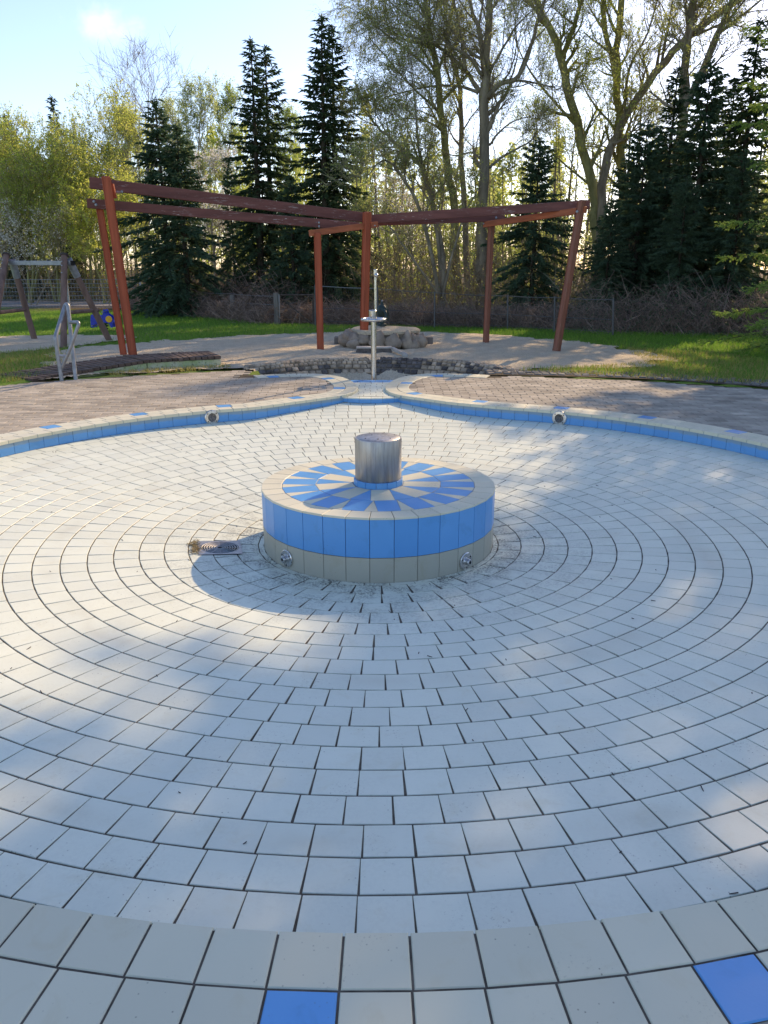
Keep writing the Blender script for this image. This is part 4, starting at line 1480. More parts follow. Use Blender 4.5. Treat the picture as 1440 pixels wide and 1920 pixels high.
# ================================================================== fences
def mesh_fence():
    t = thing('mesh_fence', 'galvanised double wire mesh fence behind the swing frame', 'fence', (-12, 24, 0))
    A_, B_ = Vector((-24.0, 23.2, 0)), Vector((-8.6, 24.6, 0))
    L_ = (B_ - A_).length; d = (B_ - A_).normalized()
    n = 6
    for k in range(n + 1):
        p = A_ + d * (L_ * k / n)
        b = MB(); b.box(p + Vector((0, 0, 0.53)), (0.06, 0.06, 1.12)); b.build('fence_post', M['galvanised'], t)
    for k in range(n):
        b = MB()
        p, q = A_ + d * (L_ * k / n + 0.04), A_ + d * (L_ * (k + 1) / n - 0.04)
        for j in range(8):
            z = 0.06 + j * 0.14
            for yy in (-0.012, 0.012):
                b.tube([p + Vector((0, yy, z)), q + Vector((0, yy, z))], 0.010, 4, False)
        m = int((q - p).length / 0.1)
        for j in range(m + 1):
            u = p + (q - p) * (j / m)
            b.tube([u + Vector((0, 0, 0.03)), u + Vector((0, 0, 1.06))], 0.0035, 3, False)
        b.build('mesh_panel', M['galvanised'], t)
    b = MB(); b.box(A_ + d * (L_ * 0.665) + Vector((0, -0.2, 0.5)), (0.09, 0.05, 1.0)); b.build('green_post', M['pump_green'], t)
mesh_fence()
fp = [at(282, 582.5), at(358, 590), at(436, 598.5), at(519, 608)]
t = thing('old_fence', 'row of weathered grey fence posts in the dead vines', 'fence', fp[1])
for i, p in enumerate(fp):
    top = pl((282, 357, 435, 517)[i], (547, 552, 553, 549)[i], p.y)
    b = MB(); b.tube([p - Vector((0, 0, 0.2)), (p + top) / 2 + Vector((0.01, 0, 0)), top], [0.075 if i < 3 else 0.085, 0.07, 0.068], 7)
    b.build('fence_post', M['grey_wood'], t)
b = MB()
for z in (0.25, 0.5, 0.72):
    for i in range(3):
        b.tube([fp[i] + Vector((0, 0, z)), (fp[i] + fp[i + 1]) / 2 + Vector((0, 0, z - 0.02)), fp[i + 1] + Vector((0, 0, z))], 0.005, 4, False)
b.build('wire', M['galv_wire'], t)
gp0, gp1 = fp[3], at(590, 609)
t = thing('field_gate', 'thin rusty gate frame with a diagonal brace beside the grey post', 'gate', (gp0 + gp1) / 2)
Yg = gp0.y
b = MB(); b.tube([pl(523, 552, Yg), pl(524, 606, Yg)], 0.02, 8); b.build('gate_stile', M['galvanised'], t)
b = MB(); b.tube([pl(525, 553, Yg), pl(588, 553, Yg - 0.2)], 0.02, 8); b.build('gate_rail', M['rust_tube'], t)
b = MB(); b.tube([pl(531, 561, Yg), pl(585, 608, Yg - 0.2)], 0.016, 8); b.build('gate_brace', M['rust_tube'], t)
b = MB(); b.tube([pl(587, 552, Yg - 0.2), pl(588, 610, Yg - 0.2)], 0.025, 8); b.build('gate_stile', M['rust_tube'], t)
t = thing('wire_fence', 'sagging wire fence with thin posts behind the boulder table', 'fence', at(815, 615))
wp = [(591, 536, 611), (708, 541, 612), (815, 549, 616), (952, 555, 618), (1040, 558, 624), (1150, 562, 630)]
WB, WT = [], []
for tx, ty, by in wp:
    p = at(tx, by); q = pl(tx, ty, p.y)
    WB.append(p); WT.append(q)
    b = MB(); b.tube([p - Vector((0, 0, 0.2)), q + Vector((0, 0, 0.03))], 0.02, 8); b.build('fence_post', M['wire_dark'], t)
for i in range(len(wp) - 1):
    b = MB(); b.tube([WT[i], (WT[i] + WT[i + 1]) / 2 - Vector((0, 0, 0.015)), WT[i + 1]], 0.009, 6); b.build('top_rail', M['galv_wire' if i < 1 else 'wire_dark'], t)
    b = MB()
    for f in (0.45, 0.12):
        b.tube([WB[i].lerp(WT[i], f), WB[i + 1].lerp(WT[i + 1], f)], 0.006 if f > 0.3 else 0.004, 4, False)
    m = 26
    for k in range(m):              # loose chain link, two slanting sets of wires
        for sg in (0, 1):
            u0, u1 = k / m, (k + (2.2 if sg else -2.2)) / m
            u1 = max(0.0, min(1.0, u1))
            b.tube([WB[i].lerp(WB[i + 1], u0), WT[i].lerp(WT[i + 1], u1)], 0.0012, 3, False)
    b.build('wire_mesh', M['wire_dark'], t)
# ================================================================== vegetation
nrs = np.random.RandomState(11)
def unit(a):
    return a / np.maximum(1e-9, np.linalg.norm(a, axis=1, keepdims=True))

def twig_arrays(p0, p1, p2, r):
    """three-sided curved twigs that taper to a point; arrays (n,3) and (n,)"""
    n = len(p0)
    t = unit(p2 - p0)
    ref = np.tile(np.array([[0.31, 0.2, 0.93]]), (n, 1))
    a = unit(np.cross(t, ref)); b = np.cross(t, a)
    v = np.zeros((n, 7, 3))
    for k in range(3):
        g = 2 * pi * k / 3
        o = a * cos(g) + b * sin(g)
        v[:, k] = p0 + o * r[:, None]
        v[:, 3 + k] = p1 + o * (r * 0.7)[:, None]
    v[:, 6] = p2
    base = (np.arange(n) * 7)[:, None]
    tr = []
    for k in range(3):
        k2 = (k + 1) % 3
        tr += [[k, k2, 3 + k2], [k, 3 + k2, 3 + k], [3 + k, 3 + k2, 6]]
    f = (base[:, :, None] * 0 + np.array(tr)[None]) + base[:, :, None]
    return v.reshape(-1, 3), f.reshape(-1, 3)

def leaf_arrays(p, size, flat=0.0, dirs=None, ratio=0.55):
    """one bent leaf-shaped quad per point"""
    n = len(p)
    d = unit(nrs.normal(size=(n, 3))) if dirs is None else unit(dirs)
    w = unit(np.cross(d, nrs.normal(size=(n, 3))))
    s = size[:, None]
    v = np.zeros((n, 4, 3))
    v[:, 0] = p
    v[:, 1] = p + d * s * 0.5 + w * s * ratio * 0.5
    v[:, 2] = p + d * s
    v[:, 3] = p + d * s * 0.5 - w * s * ratio * 0.5
    f = np.arange(n * 4).reshape(n, 4)
    return v.reshape(-1, 3), f

class Tree:
    def __init__(self, seed, nch=(8, 6, 5), ntw=6, tw_len=0.45, tw_r=0.006, droop=0.0, up=0.25, ang=0.75, wander=0.25, lr=0.66, minr=0.0065):
        self.r = random.Random(seed)
        self.mb = MB()
        self.tw = []
        self.P = dict(nch=nch, ntw=ntw, tw_len=tw_len, tw_r=tw_r, droop=droop, up=up, ang=ang, wander=wander, lr=lr, minr=minr)
    def kids(self, path, rads, L, lvl, tmin=0.25):
        P = self.P; r = self.r
        m = len(path) - 1
        if lvl >= len(P['nch']):
            k = P['ntw']
            for _ in range(k):
                t = r.uniform(0.1, 1.0) * m
                i = min(int(t), m - 1)
                p = path[i].lerp(path[i + 1], t - i)
                d = (path[i + 1] - path[i]).normalized()
                q = Vector((r.gauss(0, 1), r.gauss(0, 1), r.gauss(0, 1))).normalized()
                dd = (d * 0.75 + q * 0.75 + Vector((0, 0, P['up'] * 0.8))).normalized()
                self.tw.append((p.x, p.y, p.z, dd.x, dd.y, dd.z, P['tw_len'] * r.uniform(0.5, 1.3)))
            return
        for k in range(P['nch'][lvl]):
            f = tmin + (1 - tmin) * (k + r.random()) / P['nch'][lvl]
            t = f * m
            i = min(int(t), m - 1)
            p = path[i].lerp(path[i + 1], t - i)
            d = (path[i + 1] - path[i]).normalized()
            s = d.orthogonal().normalized()
            s.rotate(Matrix.Rotation(r.uniform(0, 2 * pi), 3, d))
            a = P['ang'] * r.uniform(0.7, 1.25)
            nd = d * cos(a) + s * sin(a)
            rad = rads[i] * r.uniform(0.42, 0.6)
            self.branch(p, nd, L * P['lr'] * r.uniform(0.7, 1.25) * (1.25 - 0.55 * f), max(P['minr'], rad), lvl + 1)
    def branch(self, p, d, L, rad, lvl):
        P = self.P; r = self.r
        m = 4
        path, rads = [Vector(p)], [rad]
        d = Vector(d).normalized()
        for k in range(m):
            d = (d + Vector((r.gauss(0, 1), r.gauss(0, 1), r.gauss(0, 1))) * P['wander'] * 0.5 + Vector((0, 0, P['up'] * 0.35 - P['droop'] * 0.25 * lvl * (k / m)))).normalized()
            path.append(path[-1] + d * (L / m))
            rads.append(max(P['minr'] * 0.6, rad * (1 - 0.72 * (k + 1) / m)))
        self.mb.tube(path, rads, {0: 9, 1: 6, 2: 4}.get(lvl, 3), False)
        self.kids(path, rads, L, lvl)
    def limb(self, path, r0, r1, L=None, lvl=0, tmin=0.25):
        path = [Vector(p) for p in path]
        # smooth and roughen the hand-placed line
        fine = []
        for i in range(len(path) - 1):
            a, b, c, d = path[max(i - 1, 0)], path[i], path[i + 1], path[min(i + 2, len(path) - 1)]
            for k in range(4):
                t = k / 4
                fine.append(0.5 * ((2 * b) + (c - a) * t + (2 * a - 5 * b + 4 * c - d) * t * t + (3 * b - a - 3 * c + d) * t ** 3))
        fine.append(path[-1])
        n = len(fine)
        fine = [p + Vector((self.r.gauss(0, 1), self.r.gauss(0, 1), 0)) * r0 * 0.18 for p in fine]
        rads = [r0 + (r1 - r0) * (i / (n - 1)) ** 0.8 for i in range(n)]
        self.mb.tube(fine, rads, 10, True)
        tot = sum((fine[i + 1] - fine[i]).length for i in range(n - 1))
        keep = self.P['nch']
        self.P['nch'] = (max(3, round(keep[0] * min(1.6, tot / 4.2))),) + tuple(keep[1:])
        self.kids(fine, rads, L or tot * 0.6, lvl, tmin)
        self.P['nch'] = keep
    def finish(self, root, bark, leafmat, n_leaf, leaf_size, leaf_ratio=0.55, twigs='branches', leaves='crown', zmin=0.6):
        self.mb.build('trunk', M[bark], root, True)
        out = []
        if self.tw:
            a = np.array(self.tw)
            p0, d, L = a[:, :3], a[:, 3:6], a[:, 6]
            p2 = p0 + d * L[:, None]
            p1 = p0 + d * (L * 0.5)[:, None] + nrs.normal(size=p0.shape) * (L * 0.07)[:, None]
            p2[:, 2] -= self.P['droop'] * L * 0.9
            p1[:, 2] -= self.P['droop'] * L * 0.18
            r = np.full(len(L), self.P['tw_r']) * nrs.uniform(0.7, 1.3, len(L))
            v, f = twig_arrays(p0, p1, p2, r)
            me = np_mesh(twigs, v, f)
            tag(mesh_obj(twigs, me, M['twig' if bark != 'bark_pale' else bark], root), kind='stuff')
            if n_leaf:
                k = nrs.randint(0, len(L), n_leaf)
                t = nrs.uniform(0.1, 1.05, n_leaf)[:, None]
                p = p0[k] * (1 - t) ** 2 + 2 * p1[k] * t * (1 - t) + p2[k] * t ** 2
                p = p + nrs.normal(size=p.shape) * 0.025
                v, f = leaf_arrays(p, leaf_size * nrs.uniform(0.6, 1.3, n_leaf), ratio=leaf_ratio)
                tag(mesh_obj(leaves, np_mesh(leaves, v, f), M[leafmat], root), kind='stuff')
        return root

def pxpath(lst, Y, seed=0, dy=0.35):
    r = random.Random(seed)
    out, y = [], Y
    for i, (x, yy) in enumerate(lst):
        out.append(pl(x, yy, y))
        y += r.uniform(-dy, dy)
    return out

def ground_under(p):
    return Vector((p.x, p.y, -0.15))

# ------------------------------------------------------------------ big bare trees on the right
def px_tree(name, label, Y, stems, bark, leafmat, n_leaf, leaf_size, seed, group=None, dy=0.5, **kw):
    first = pxpath(stems[0][0], Y, seed, dy)
    base = ground_under(first[0])
    root = thing(name, label, 'tree', base, group)
    T = Tree(seed, **kw)
    for k, (lst, r0, r1, L) in enumerate(stems):
        path = pxpath(lst, Y if k == 0 else Y, seed, dy) if k == 0 else None
        if k == 0:
            main = path
            path[0].z = -0.15
        else:
            path = [pl(x, y, Y) for x, y in lst]
            # start on the trunk, then drift away from its plane
            j = min(range(len(main)), key=lambda i: (main[i] - path[0]).length)
            y0 = main[j].y
            dr = T.r.uniform(-0.5, 0.5)
            path = [pl(x, y, y0 + dr * i) for i, (x, y) in enumerate(lst)]
            if lst[0][1] > 560: path[0].z = -0.15
        T.limb(path, r0, r1, L, tmin=0.15 if k else 0.35)
    return T.finish(root, bark, leafmat, n_leaf, leaf_size)

z7 = lambda L: [(640 + x / 3.6, y / 3.6) for x, y in L]
z2 = lambda L: [(720 + x / 2.0, y / 2.0) for x, y in L]
px_tree('bare_tree', 'tall dark spreading tree, its trunk rising behind the right beam', 20.5, [
    ([(905, 602), (903, 500), (904, 380), (907, 180), (914, 110), (917, 0), (922, -130)], 0.235, 0.07, 1.9),
    (z7([(930, 615), (830, 470), (650, 315), (450, 280), (300, 200)]), 0.075, 0.02, 2.0),
    (z7([(925, 625), (780, 580), (560, 590), (300, 655)]), 0.055, 0.015, 1.8),
    (z7([(950, 510), (840, 370), (650, 290), (380, 220)]), 0.065, 0.015, 1.8),
    (z7([(965, 450), (930, 200), (860, 0), (820, -250)]), 0.085, 0.03, 1.9),
    (z7([(835, 470), (800, 200), (760, 0), (740, -200)]), 0.065, 0.02, 1.8),
    (z7([(990, 660), (1060, 570), (1200, 510), (1300, 240), (1370, 0), (1400, -150)]), 0.085, 0.03, 2.0),
    (z7([(990, 770), (1100, 660), (1180, 545), (1440, 590)]), 0.07, 0.02, 1.8),
    (z7([(1005, 480), (1090, 330), (1180, 180), (1300, 60)]), 0.05, 0.015, 1.7),
    (z7([(1000, 1130), (1100, 1050), (1250, 970), (1330, 900)]), 0.05, 0.015, 1.6),
    (z7([(945, 1080), (880, 1030), (760, 1050), (640, 1000)]), 0.035, 0.012, 1.3),
    (z7([(1000, 980), (1060, 900), (1160, 820), (1300, 780)]), 0.04, 0.012, 1.4),
], 'bark', 'leaf_grey', 17000, 0.047, 21, nch=(9, 5, 4), ntw=6, tw_len=0.45, tw_r=0.0036, up=0.28, lr=0.68)
px_tree('bare_tree', 'slender leaning tree left of the tall dark tree, drooping fine twigs', 21.5, [
    ([(856, 600), (852, 400), (835, 280), (818, 140), (806, 55), (796, 0), (790, -120)], 0.16, 0.05, 1.9),
    (z7([(690, 790), (600, 700), (480, 590), (330, 420), (180, 240)]), 0.05, 0.012, 1.9),
    (z7([(640, 520), (520, 400), (350, 270), (180, 130)]), 0.05, 0.012, 1.9),
    (z7([(610, 260), (500, 150), (380, 60), (250, -60)]), 0.045, 0.012, 1.8),
    (z7([(720, 920), (600, 830), (450, 800), (300, 830), (200, 900)]), 0.04, 0.010, 1.6),
    (z7([(600, 200), (640, 60), (680, -100)]), 0.045, 0.015, 1.6),
], 'bark_mossy', 'leaf_grey', 19000, 0.047, 22, nch=(11, 5, 4), ntw=7, tw_len=0.5, tw_r=0.0034, up=0.05, droop=0.45, lr=0.68)
px_tree('bare_tree', 'thin twin-stemmed tree between the slender tree and the dark trunk', 22.5, [
    ([(880, 600), (872, 420), (866, 300), (862, 170), (840, 70), (851, 0), (850, -100)], 0.12, 0.04, 1.6),
    (z7([(800, 700), (740, 560), (700, 400), (720, 250), (760, 60)]), 0.05, 0.015, 1.5),
    (z7([(810, 900), (900, 760), (960, 700)]), 0.03, 0.01, 1.2),
], 'bark', 'leaf_grey', 14000, 0.055, 23, nch=(8, 5, 4), ntw=5, tw_len=0.4, tw_r=0.005, up=0.3)
px_tree('bare_tree', 'low many-stemmed tree leaning left over the wire fence', 19.5, [
    ([(828, 604), (828, 480), (800, 330), (760, 285), (715, 245), (690, 215)], 0.13, 0.02, 1.7),
    ([(826, 560), (790, 400), (752, 330), (720, 300), (690, 330)], 0.07, 0.015, 1.5),
    ([(829, 540), (815, 400), (790, 310), (778, 200), (770, 130)], 0.07, 0.015, 1.6),
    ([(828, 560), (770, 480), (735, 430), (715, 410)], 0.05, 0.012, 1.3),
    ([(830, 560), (850, 470), (872, 400), (900, 350)], 0.06, 0.012, 1.4),
], 'bark', 'leaf_grey', 15000, 0.055, 24, nch=(8, 5, 4), ntw=5, tw_len=0.4, tw_r=0.0055, up=0.25)
px_tree('mossy_tree', 'mossy green trunk leaning left above the flat-topped spruce', 24, [
    ([(1128, 600), (1118, 430), (1110, 350), (1070, 190), (1050, 100), (1020, 30), (990, -60)], 0.22, 0.09, 2.0),
    ([(1055, 110), (1075, 50), (1095, -20), (1110, -120)], 0.10, 0.04, 1.9),
    ([(1085, 240), (1030, 180), (985, 120), (960, 60)], 0.06, 0.015, 1.8),
    ([(1110, 350), (1050, 300), (1000, 250)], 0.05, 0.012, 1.6),
    ([(1030, 45), (990, 0), (950, -70)], 0.07, 0.02, 1.6),
], 'bark_mossy', 'leaf_spring', 15000, 0.06, 25, nch=(9, 5, 4), ntw=5, tw_len=0.5, tw_r=0.0036, up=0.25)
px_tree('mossy_tree', 'straight mossy trunk rising right of the leaning green trunk', 25, [
    ([(1176, 600), (1170, 420), (1165, 330), (1160, 240), (1156, 125), (1164, 0), (1168, -120)], 0.19, 0.09, 1.9),
    ([(1158, 130), (1135, 60), (1130, 0), (1126, -90)], 0.11, 0.05, 1.8),
    ([(1162, 250), (1110, 190), (1085, 140)], 0.05, 0.012, 1.6),
    ([(1168, 360), (1120, 310), (1090, 290)], 0.05, 0.012, 1.5),
], 'bark_mossy', 'leaf_spring', 13000, 0.06, 26, nch=(9, 5, 4), ntw=5, tw_len=0.5, tw_r=0.0036, up=0.25)
px_tree('mossy_tree', 'long trunk slanting up to the right behind the dark spruces', 23.5, [
    ([(1128, 605), (1125, 450), (1132, 320), (1165, 235), (1230, 135), (1295, 65), (1370, 10), (1440, -40)], 0.18, 0.09, 1.9),
    ([(1170, 230), (1180, 130), (1215, 60), (1240, -30)], 0.06, 0.02, 1.7),
    ([(1240, 125), (1250, 60), (1270, -40)], 0.06, 0.02, 1.6),
    ([(1150, 270), (1190, 250), (1230, 200)], 0.045, 0.012, 1.5),
], 'bark', 'leaf_grey', 15000, 0.055, 27, nch=(8, 5, 4), ntw=6, tw_len=0.42, tw_r=0.006, up=0.3)
px_tree('bare_tree', 'forked bare tree with two trunks above the right spruces', 21.5, [
    ([(1268, 600), (1270, 330), (1282, 195), (1290, 75), (1300, 0), (1305, -110)], 0.17, 0.08, 1.8),
    ([(1280, 205), (1310, 150), (1345, 65), (1372, 0), (1400, -80)], 0.12, 0.06, 1.8),
    ([(1345, 65), (1390, 30), (1450, -20)], 0.06, 0.02, 1.5),
], 'bark', 'leaf_grey', 11000, 0.055, 28, nch=(8, 5, 4), ntw=5, tw_len=0.4, tw_r=0.006, up=0.3)

# ------------------------------------------------------------------ spring trees on the left
def spring_tree(name, label, top, x_base, Y, spread, bark, leafmat, n_leaf, size, seed, stems=1, **kw):
    tp = pl(top[0], top[1], Y)
    bs = Vector((pl(x_base, 560, Y).x, Y, -0.15))
    root = thing(name, label, 'tree', bs)
    T = Tree(seed, **kw)
    H = tp.z * (0.84 if stems == 1 else 0.74)
    for k in range(stems):
        g = 2 * pi * k / max(1, stems) + 0.4
        o = Vector((cos(g), sin(g) * 0.7, 0)) * (spread * 0.55 if stems > 1 else 0)
        hh = H * (1.0 if k == 0 else T.r.uniform(0.72, 0.95))
        e = Vector((tp.x, Y, hh)) + o * (1.0 if stems > 1 else 0)
        path = [bs + o * 0.05, bs.lerp(e, 0.3) + Vector((T.r.uniform(-.2, .2), 0, 0)), bs.lerp(e, 0.65) + Vector((T.r.uniform(-.25, .25), 0, 0)), e]
        T.limb(path, 0.018 * H / (1 + 0.25 * (stems - 1)), 0.012, spread * 1.15, tmin=kw.get('tmin', 0.28) if False else 0.28)
    return T.finish(root, bark, leafmat, n_leaf, size)
spring_tree('willow', 'tall yellow green willow at the left edge of the wood', (95, 152), 110, 30, 3.4, 'bark_mossy', 'leaf_yellow', 26000, 0.078, 41, stems=4, nch=(8, 5, 4), ntw=4, tw_len=0.5, tw_r=0.006, up=0.3)
spring_tree('willow', 'yellow green willow just right of the tallest left one', (172, 165), 165, 32, 2.4, 'bark_mossy', 'leaf_yellow', 18000, 0.078, 42, stems=3, nch=(8, 5, 4), ntw=4, tw_len=0.5, tw_r=0.006, up=0.35)
spring_tree('willow', 'darker green bushy willow low behind the swing frame', (60, 205), 55, 29, 2.6, 'bark_mossy', 'leaf_spring', 15000, 0.078, 43, stems=3, nch=(7, 5, 4), ntw=4, tw_len=0.5, tw_r=0.006, up=0.3)
spring_tree('young_tree', 'thin grey green young tree left of the bare crown', (225, 188), 225, 34, 1.7, 'bark_pale', 'leaf_pale', 7000, 0.09, 44, nch=(16, 5, 4), ntw=4, tw_len=0.5, tw_r=0.006, up=0.5, ang=0.55)
spring_tree('bare_crown_tree', 'leafless pale tree with an upswept crown above the small spruces', (272, 92), 272, 38, 3.4, 'bark_pale', 'leaf_grey', 0, 0.08, 45, nch=(16, 6, 4), ntw=2, tw_len=0.7, tw_r=0.007, up=0.42, ang=0.75)
spring_tree('birch', 'pale green birch with a pointed crown behind the small spruces', (372, 134), 365, 36, 2.0, 'bark_pale', 'leaf_pale', 16000, 0.08, 46, nch=(15, 5, 4), ntw=4, tw_len=0.5, tw_r=0.006, up=0.4, ang=0.6)
spring_tree('birch', 'smaller pale birch left of the pointed birch', (325, 172), 330, 39, 1.8, 'bark_pale', 'leaf_pale', 14000, 0.075, 47, nch=(14, 5, 4), ntw=3, tw_len=0.5, tw_r=0.006, up=0.4, ang=0.6)
spring_tree('birch', 'light green birch just left of the twin-topped spruce', (432, 160), 425, 38, 2.0, 'bark_pale', 'leaf_spring', 15000, 0.08, 48, nch=(14, 5, 4), ntw=4, tw_len=0.5, tw_r=0.006, up=0.4, ang=0.6)
spring_tree('birch', 'light green birch showing between the two tall spruces', (535, 190), 535, 38, 1.8, 'bark_pale', 'leaf_spring', 13000, 0.08, 49, nch=(14, 5, 4), ntw=3, tw_len=0.5, tw_r=0.006, up=0.4, ang=0.6)
spring_tree('blossom_tree', 'white blossoming cherry behind the left beams', (402, 282), 400, 27, 1.5, 'bark', 'blossom', 5200, 0.075, 50, nch=(12, 4, 3), ntw=4, tw_len=0.4, tw_r=0.006, up=0.3)
spring_tree('blossom_tree', 'white blossoming shrub behind the tall centre post', (745, 340), 745, 26, 1.7, 'bark', 'blossom', 3000, 0.07, 51, nch=(12, 4, 3), ntw=4, tw_len=0.4, tw_r=0.006, up=0.25)
spring_tree('blossom_tree', 'white blossoming tree at the far left edge', (2, 300), 0, 31, 1.9, 'bark', 'blossom', 4200, 0.075, 52, nch=(12, 4, 3), ntw=4, tw_len=0.4, tw_r=0.006, up=0.3)
spring_tree('blossom_tree', 'sparse white blossoming bush behind the swing crossbar', (60, 400), 60, 27, 1.9, 'bark', 'blossom', 2600, 0.06, 53, stems=2, nch=(10, 4, 3), ntw=4, tw_len=0.4, tw_r=0.006, up=0.2)
spring_tree('hazel', 'yellow green bush behind the spruces right of the willow', (190, 330), 195, 28, 1.9, 'bark_mossy', 'leaf_yellow', 12000, 0.09, 54, stems=3, nch=(8, 4, 4), ntw=5, tw_len=0.45, tw_r=0.006, up=0.3)

# ------------------------------------------------------------------ spruces
def spruce_data(seed, H, R, dens, tl, tw, bottom=0.06, p=0.85, gap=0.26, droop=0.35, fine=0, sag=0.95):
    rs = np.random.RandomState(seed)
    pos, dr, ln, wd = [], [], [], []
    tb = MB()
    tb.tube([(0, 0, -0.2), (0.03, 0.02, H * 0.5), (0, 0, H)], [0.016 * H, 0.009 * H, 0.008], 8, False)
    z = H * bottom
    br = []
    while z < H * 0.985:
        q = 1 - z / H
        Lz = R * (q ** p) * rs.uniform(0.82, 1.12) + 0.05
        nb = int(rs.uniform(5, 8)) if q > 0.12 else 4
        a0 = rs.uniform(0, 2 * pi)
        for k in range(nb):
            a = a0 + 2 * pi * k / nb + rs.uniform(-0.3, 0.3)
            L = Lz * rs.uniform(0.55, 1.22)
            L *= 1 + 0.2 * sin(2 * a + z * 1.3 + seed) + 0.16 * sin(z * 4.1 + seed)
            if rs.rand() < 0.10 and q > 0.2: L *= 0.45
            br.append((z + rs.uniform(-0.1, 0.1), a, L, q))
        z += gap * (0.55 + 0.75 * q) * rs.uniform(0.8, 1.2)
    for z0, a, L, q in br:
        er = np.array([cos(a), sin(a), 0.0])
        et = np.array([-sin(a), cos(a), 0.0])
        e0 = 0.55 - sag * q                    # rises near the top, hangs below
        def P(t):
            return er * (L * t) + np.array([0, 0, z0 + L * (e0 * t - droop * t * t * (0.4 + q) + droop * 0.75 * max(0, t - 0.55) ** 1.5 * 1.6)])
        pts = [P(t) for t in (0, 0.35, 0.7, 1.0)]
        tb.tube([tuple(x) for x in pts], [0.010 + 0.012 * L * 0.5, 0.012, 0.008, 0.004], 3, False)
        n = max(4, int(dens * L))
        t = rs.uniform(0.12, 1.03, n) ** 0.8
        base = np.array([P(x) for x in t])
        sgn = rs.choice([-1, 1], n)
        fw = rs.uniform(0.3, 1.0, n)
        d = er[None] * fw[:, None] + et[None] * (sgn * rs.uniform(0.3, 1.0, n))[:, None]
        d[:, 2] += rs.uniform(-0.75, 0.28, n)
        l = tl * rs.uniform(0.55, 1.25, n) * (0.55 + 0.75 * (1 - t) * min(1.6, L)) 
        pos.append(base); dr.append(d); ln.append(l); wd.append(np.full(n, tw) * rs.uniform(0.7, 1.3, n))
        tip = P(1.0)[None]
        pos.append(np.repeat(P(0.93)[None], 2, 0)); dr.append(np.repeat(er[None], 2, 0) + rs.normal(size=(2, 3)) * 0.2); ln.append(np.full(2, tl)); wd.append(np.full(2, tw))
    # leader
    n = int(dens * 0.8)
    zz = rs.uniform(H * 0.93, H, n)
    pos.append(np.c_[np.zeros(n), np.zeros(n), zz]); d = rs.normal(size=(n, 3)); d[:, 2] = abs(d[:, 2]) + 0.2
    dr.append(d); ln.append(np.full(n, 0.6 * tl)); wd.append(np.full(n, tw))
    pos, dr, ln, wd = np.vstack(pos), unit(np.vstack(dr)), np.concatenate(ln), np.concatenate(wd)
    if fine:                       # every twig becomes a brush of short needle tufts
        k = fine
        t = np.tile(np.linspace(0.08, 1.0, k), len(pos))
        P_, D_, L_ = np.repeat(pos, k, 0), np.repeat(dr, k, 0), np.repeat(ln, k)
        o = rs.normal(size=P_.shape); o -= D_ * (o * D_).sum(1, keepdims=True); o = unit(o)
        pos = P_ + D_ * (L_ * t)[:, None]
        dr = unit(D_ * 0.9 + o * rs.uniform(0.3, 1.0, len(o))[:, None])
        ln = 0.055 * rs.uniform(0.7, 1.25, len(pos)); wd = np.full(len(pos), 0.017)
    n = len(pos)
    side = unit(np.cross(dr, rs.normal(size=(n, 3)) * 0.5 + np.array([[0, 0, 1.0]])))
    up = np.cross(side, dr)
    V = np.zeros((n, 8, 3))
    for k, s in enumerate((side, up)):
        V[:, 4 * k] = pos
        V[:, 4 * k + 1] = pos + dr * (ln * 0.45)[:, None] + s * (wd / 2)[:, None]
        V[:, 4 * k + 2] = pos + dr * ln[:, None] - np.array([[0, 0, 1]]) * (ln * 0.12)[:, None]
        V[:, 4 * k + 3] = pos + dr * (ln * 0.45)[:, None] - s * (wd / 2)[:, None]
    F = np.arange(n * 8).reshape(n * 2, 4)
    return tb.mesh('spruce_trunk', True), np_mesh('spruce_crown', V.reshape(-1, 3), F)

def with_mat(pair, needle):
    a, b = pair
    a.materials.append(M['bark_dark'])
    b.materials.append(M[needle])
    return pair
SPR = {
    'slim': with_mat(spruce_data(1, 10.0, 1.8, 60, 0.27, 0.046, gap=0.27, droop=0.5, p=0.95), 'needle_dark'),
    'slim2': with_mat(spruce_data(2, 10.0, 1.9, 58, 0.28, 0.046, gap=0.29, droop=0.6, p=0.8), 'needle_dark'),
    'bushy': with_mat(spruce_data(3, 6.5, 1.9, 62, 0.25, 0.046, gap=0.22, p=0.9), 'needle_blue'),
    'wide': with_mat(spruce_data(4, 8.0, 2.3, 60, 0.28, 0.05, gap=0.24, p=0.72, droop=0.45), 'needle_blue'),
    'near': with_mat(spruce_data(5, 9.0, 1.9, 26, 0.24, 0.034, gap=0.36, p=0.55, droop=0.12, bottom=0.05, fine=10, sag=0.65), 'needle_light'),
    'tall': with_mat(spruce_data(6, 17.0, 3.9, 22, 0.52, 0.10, gap=0.42, p=0.66, droop=0.45, bottom=0.08), 'needle_dark'),
}
SH = {'slim': 10.0, 'slim2': 10.0, 'bushy': 6.5, 'wide': 8.0, 'near': 9.0, 'tall': 17.0}
def spruce(kind, X, Y, H, label, rot, wid=1.0, needle=None, group='spruces round the playground', lean=(0, 0), name='spruce'):
    root = thing(name, label, 'tree', (X, Y, 0), group)
    k = H / SH[kind]
    root.scale = (k * wid, k * wid, k)
    root.rotation_euler = (lean[0], lean[1], rot)
    for nm, me in zip(('trunk', 'crown'), SPR[kind]):
        o = bpy.data.objects.new(nm, me)
        scene.collection.objects.link(o)
        o.parent = root
        if needle and nm == 'crown':
            o.data = me.copy() if False else me
    return root
def px_spruce(kind, px, py, Y, label, rot, wid=1.0, **kw):
    p = pl(px, py, Y)
    return spruce(kind, p.x, Y, p.z, label, rot, wid, **kw)
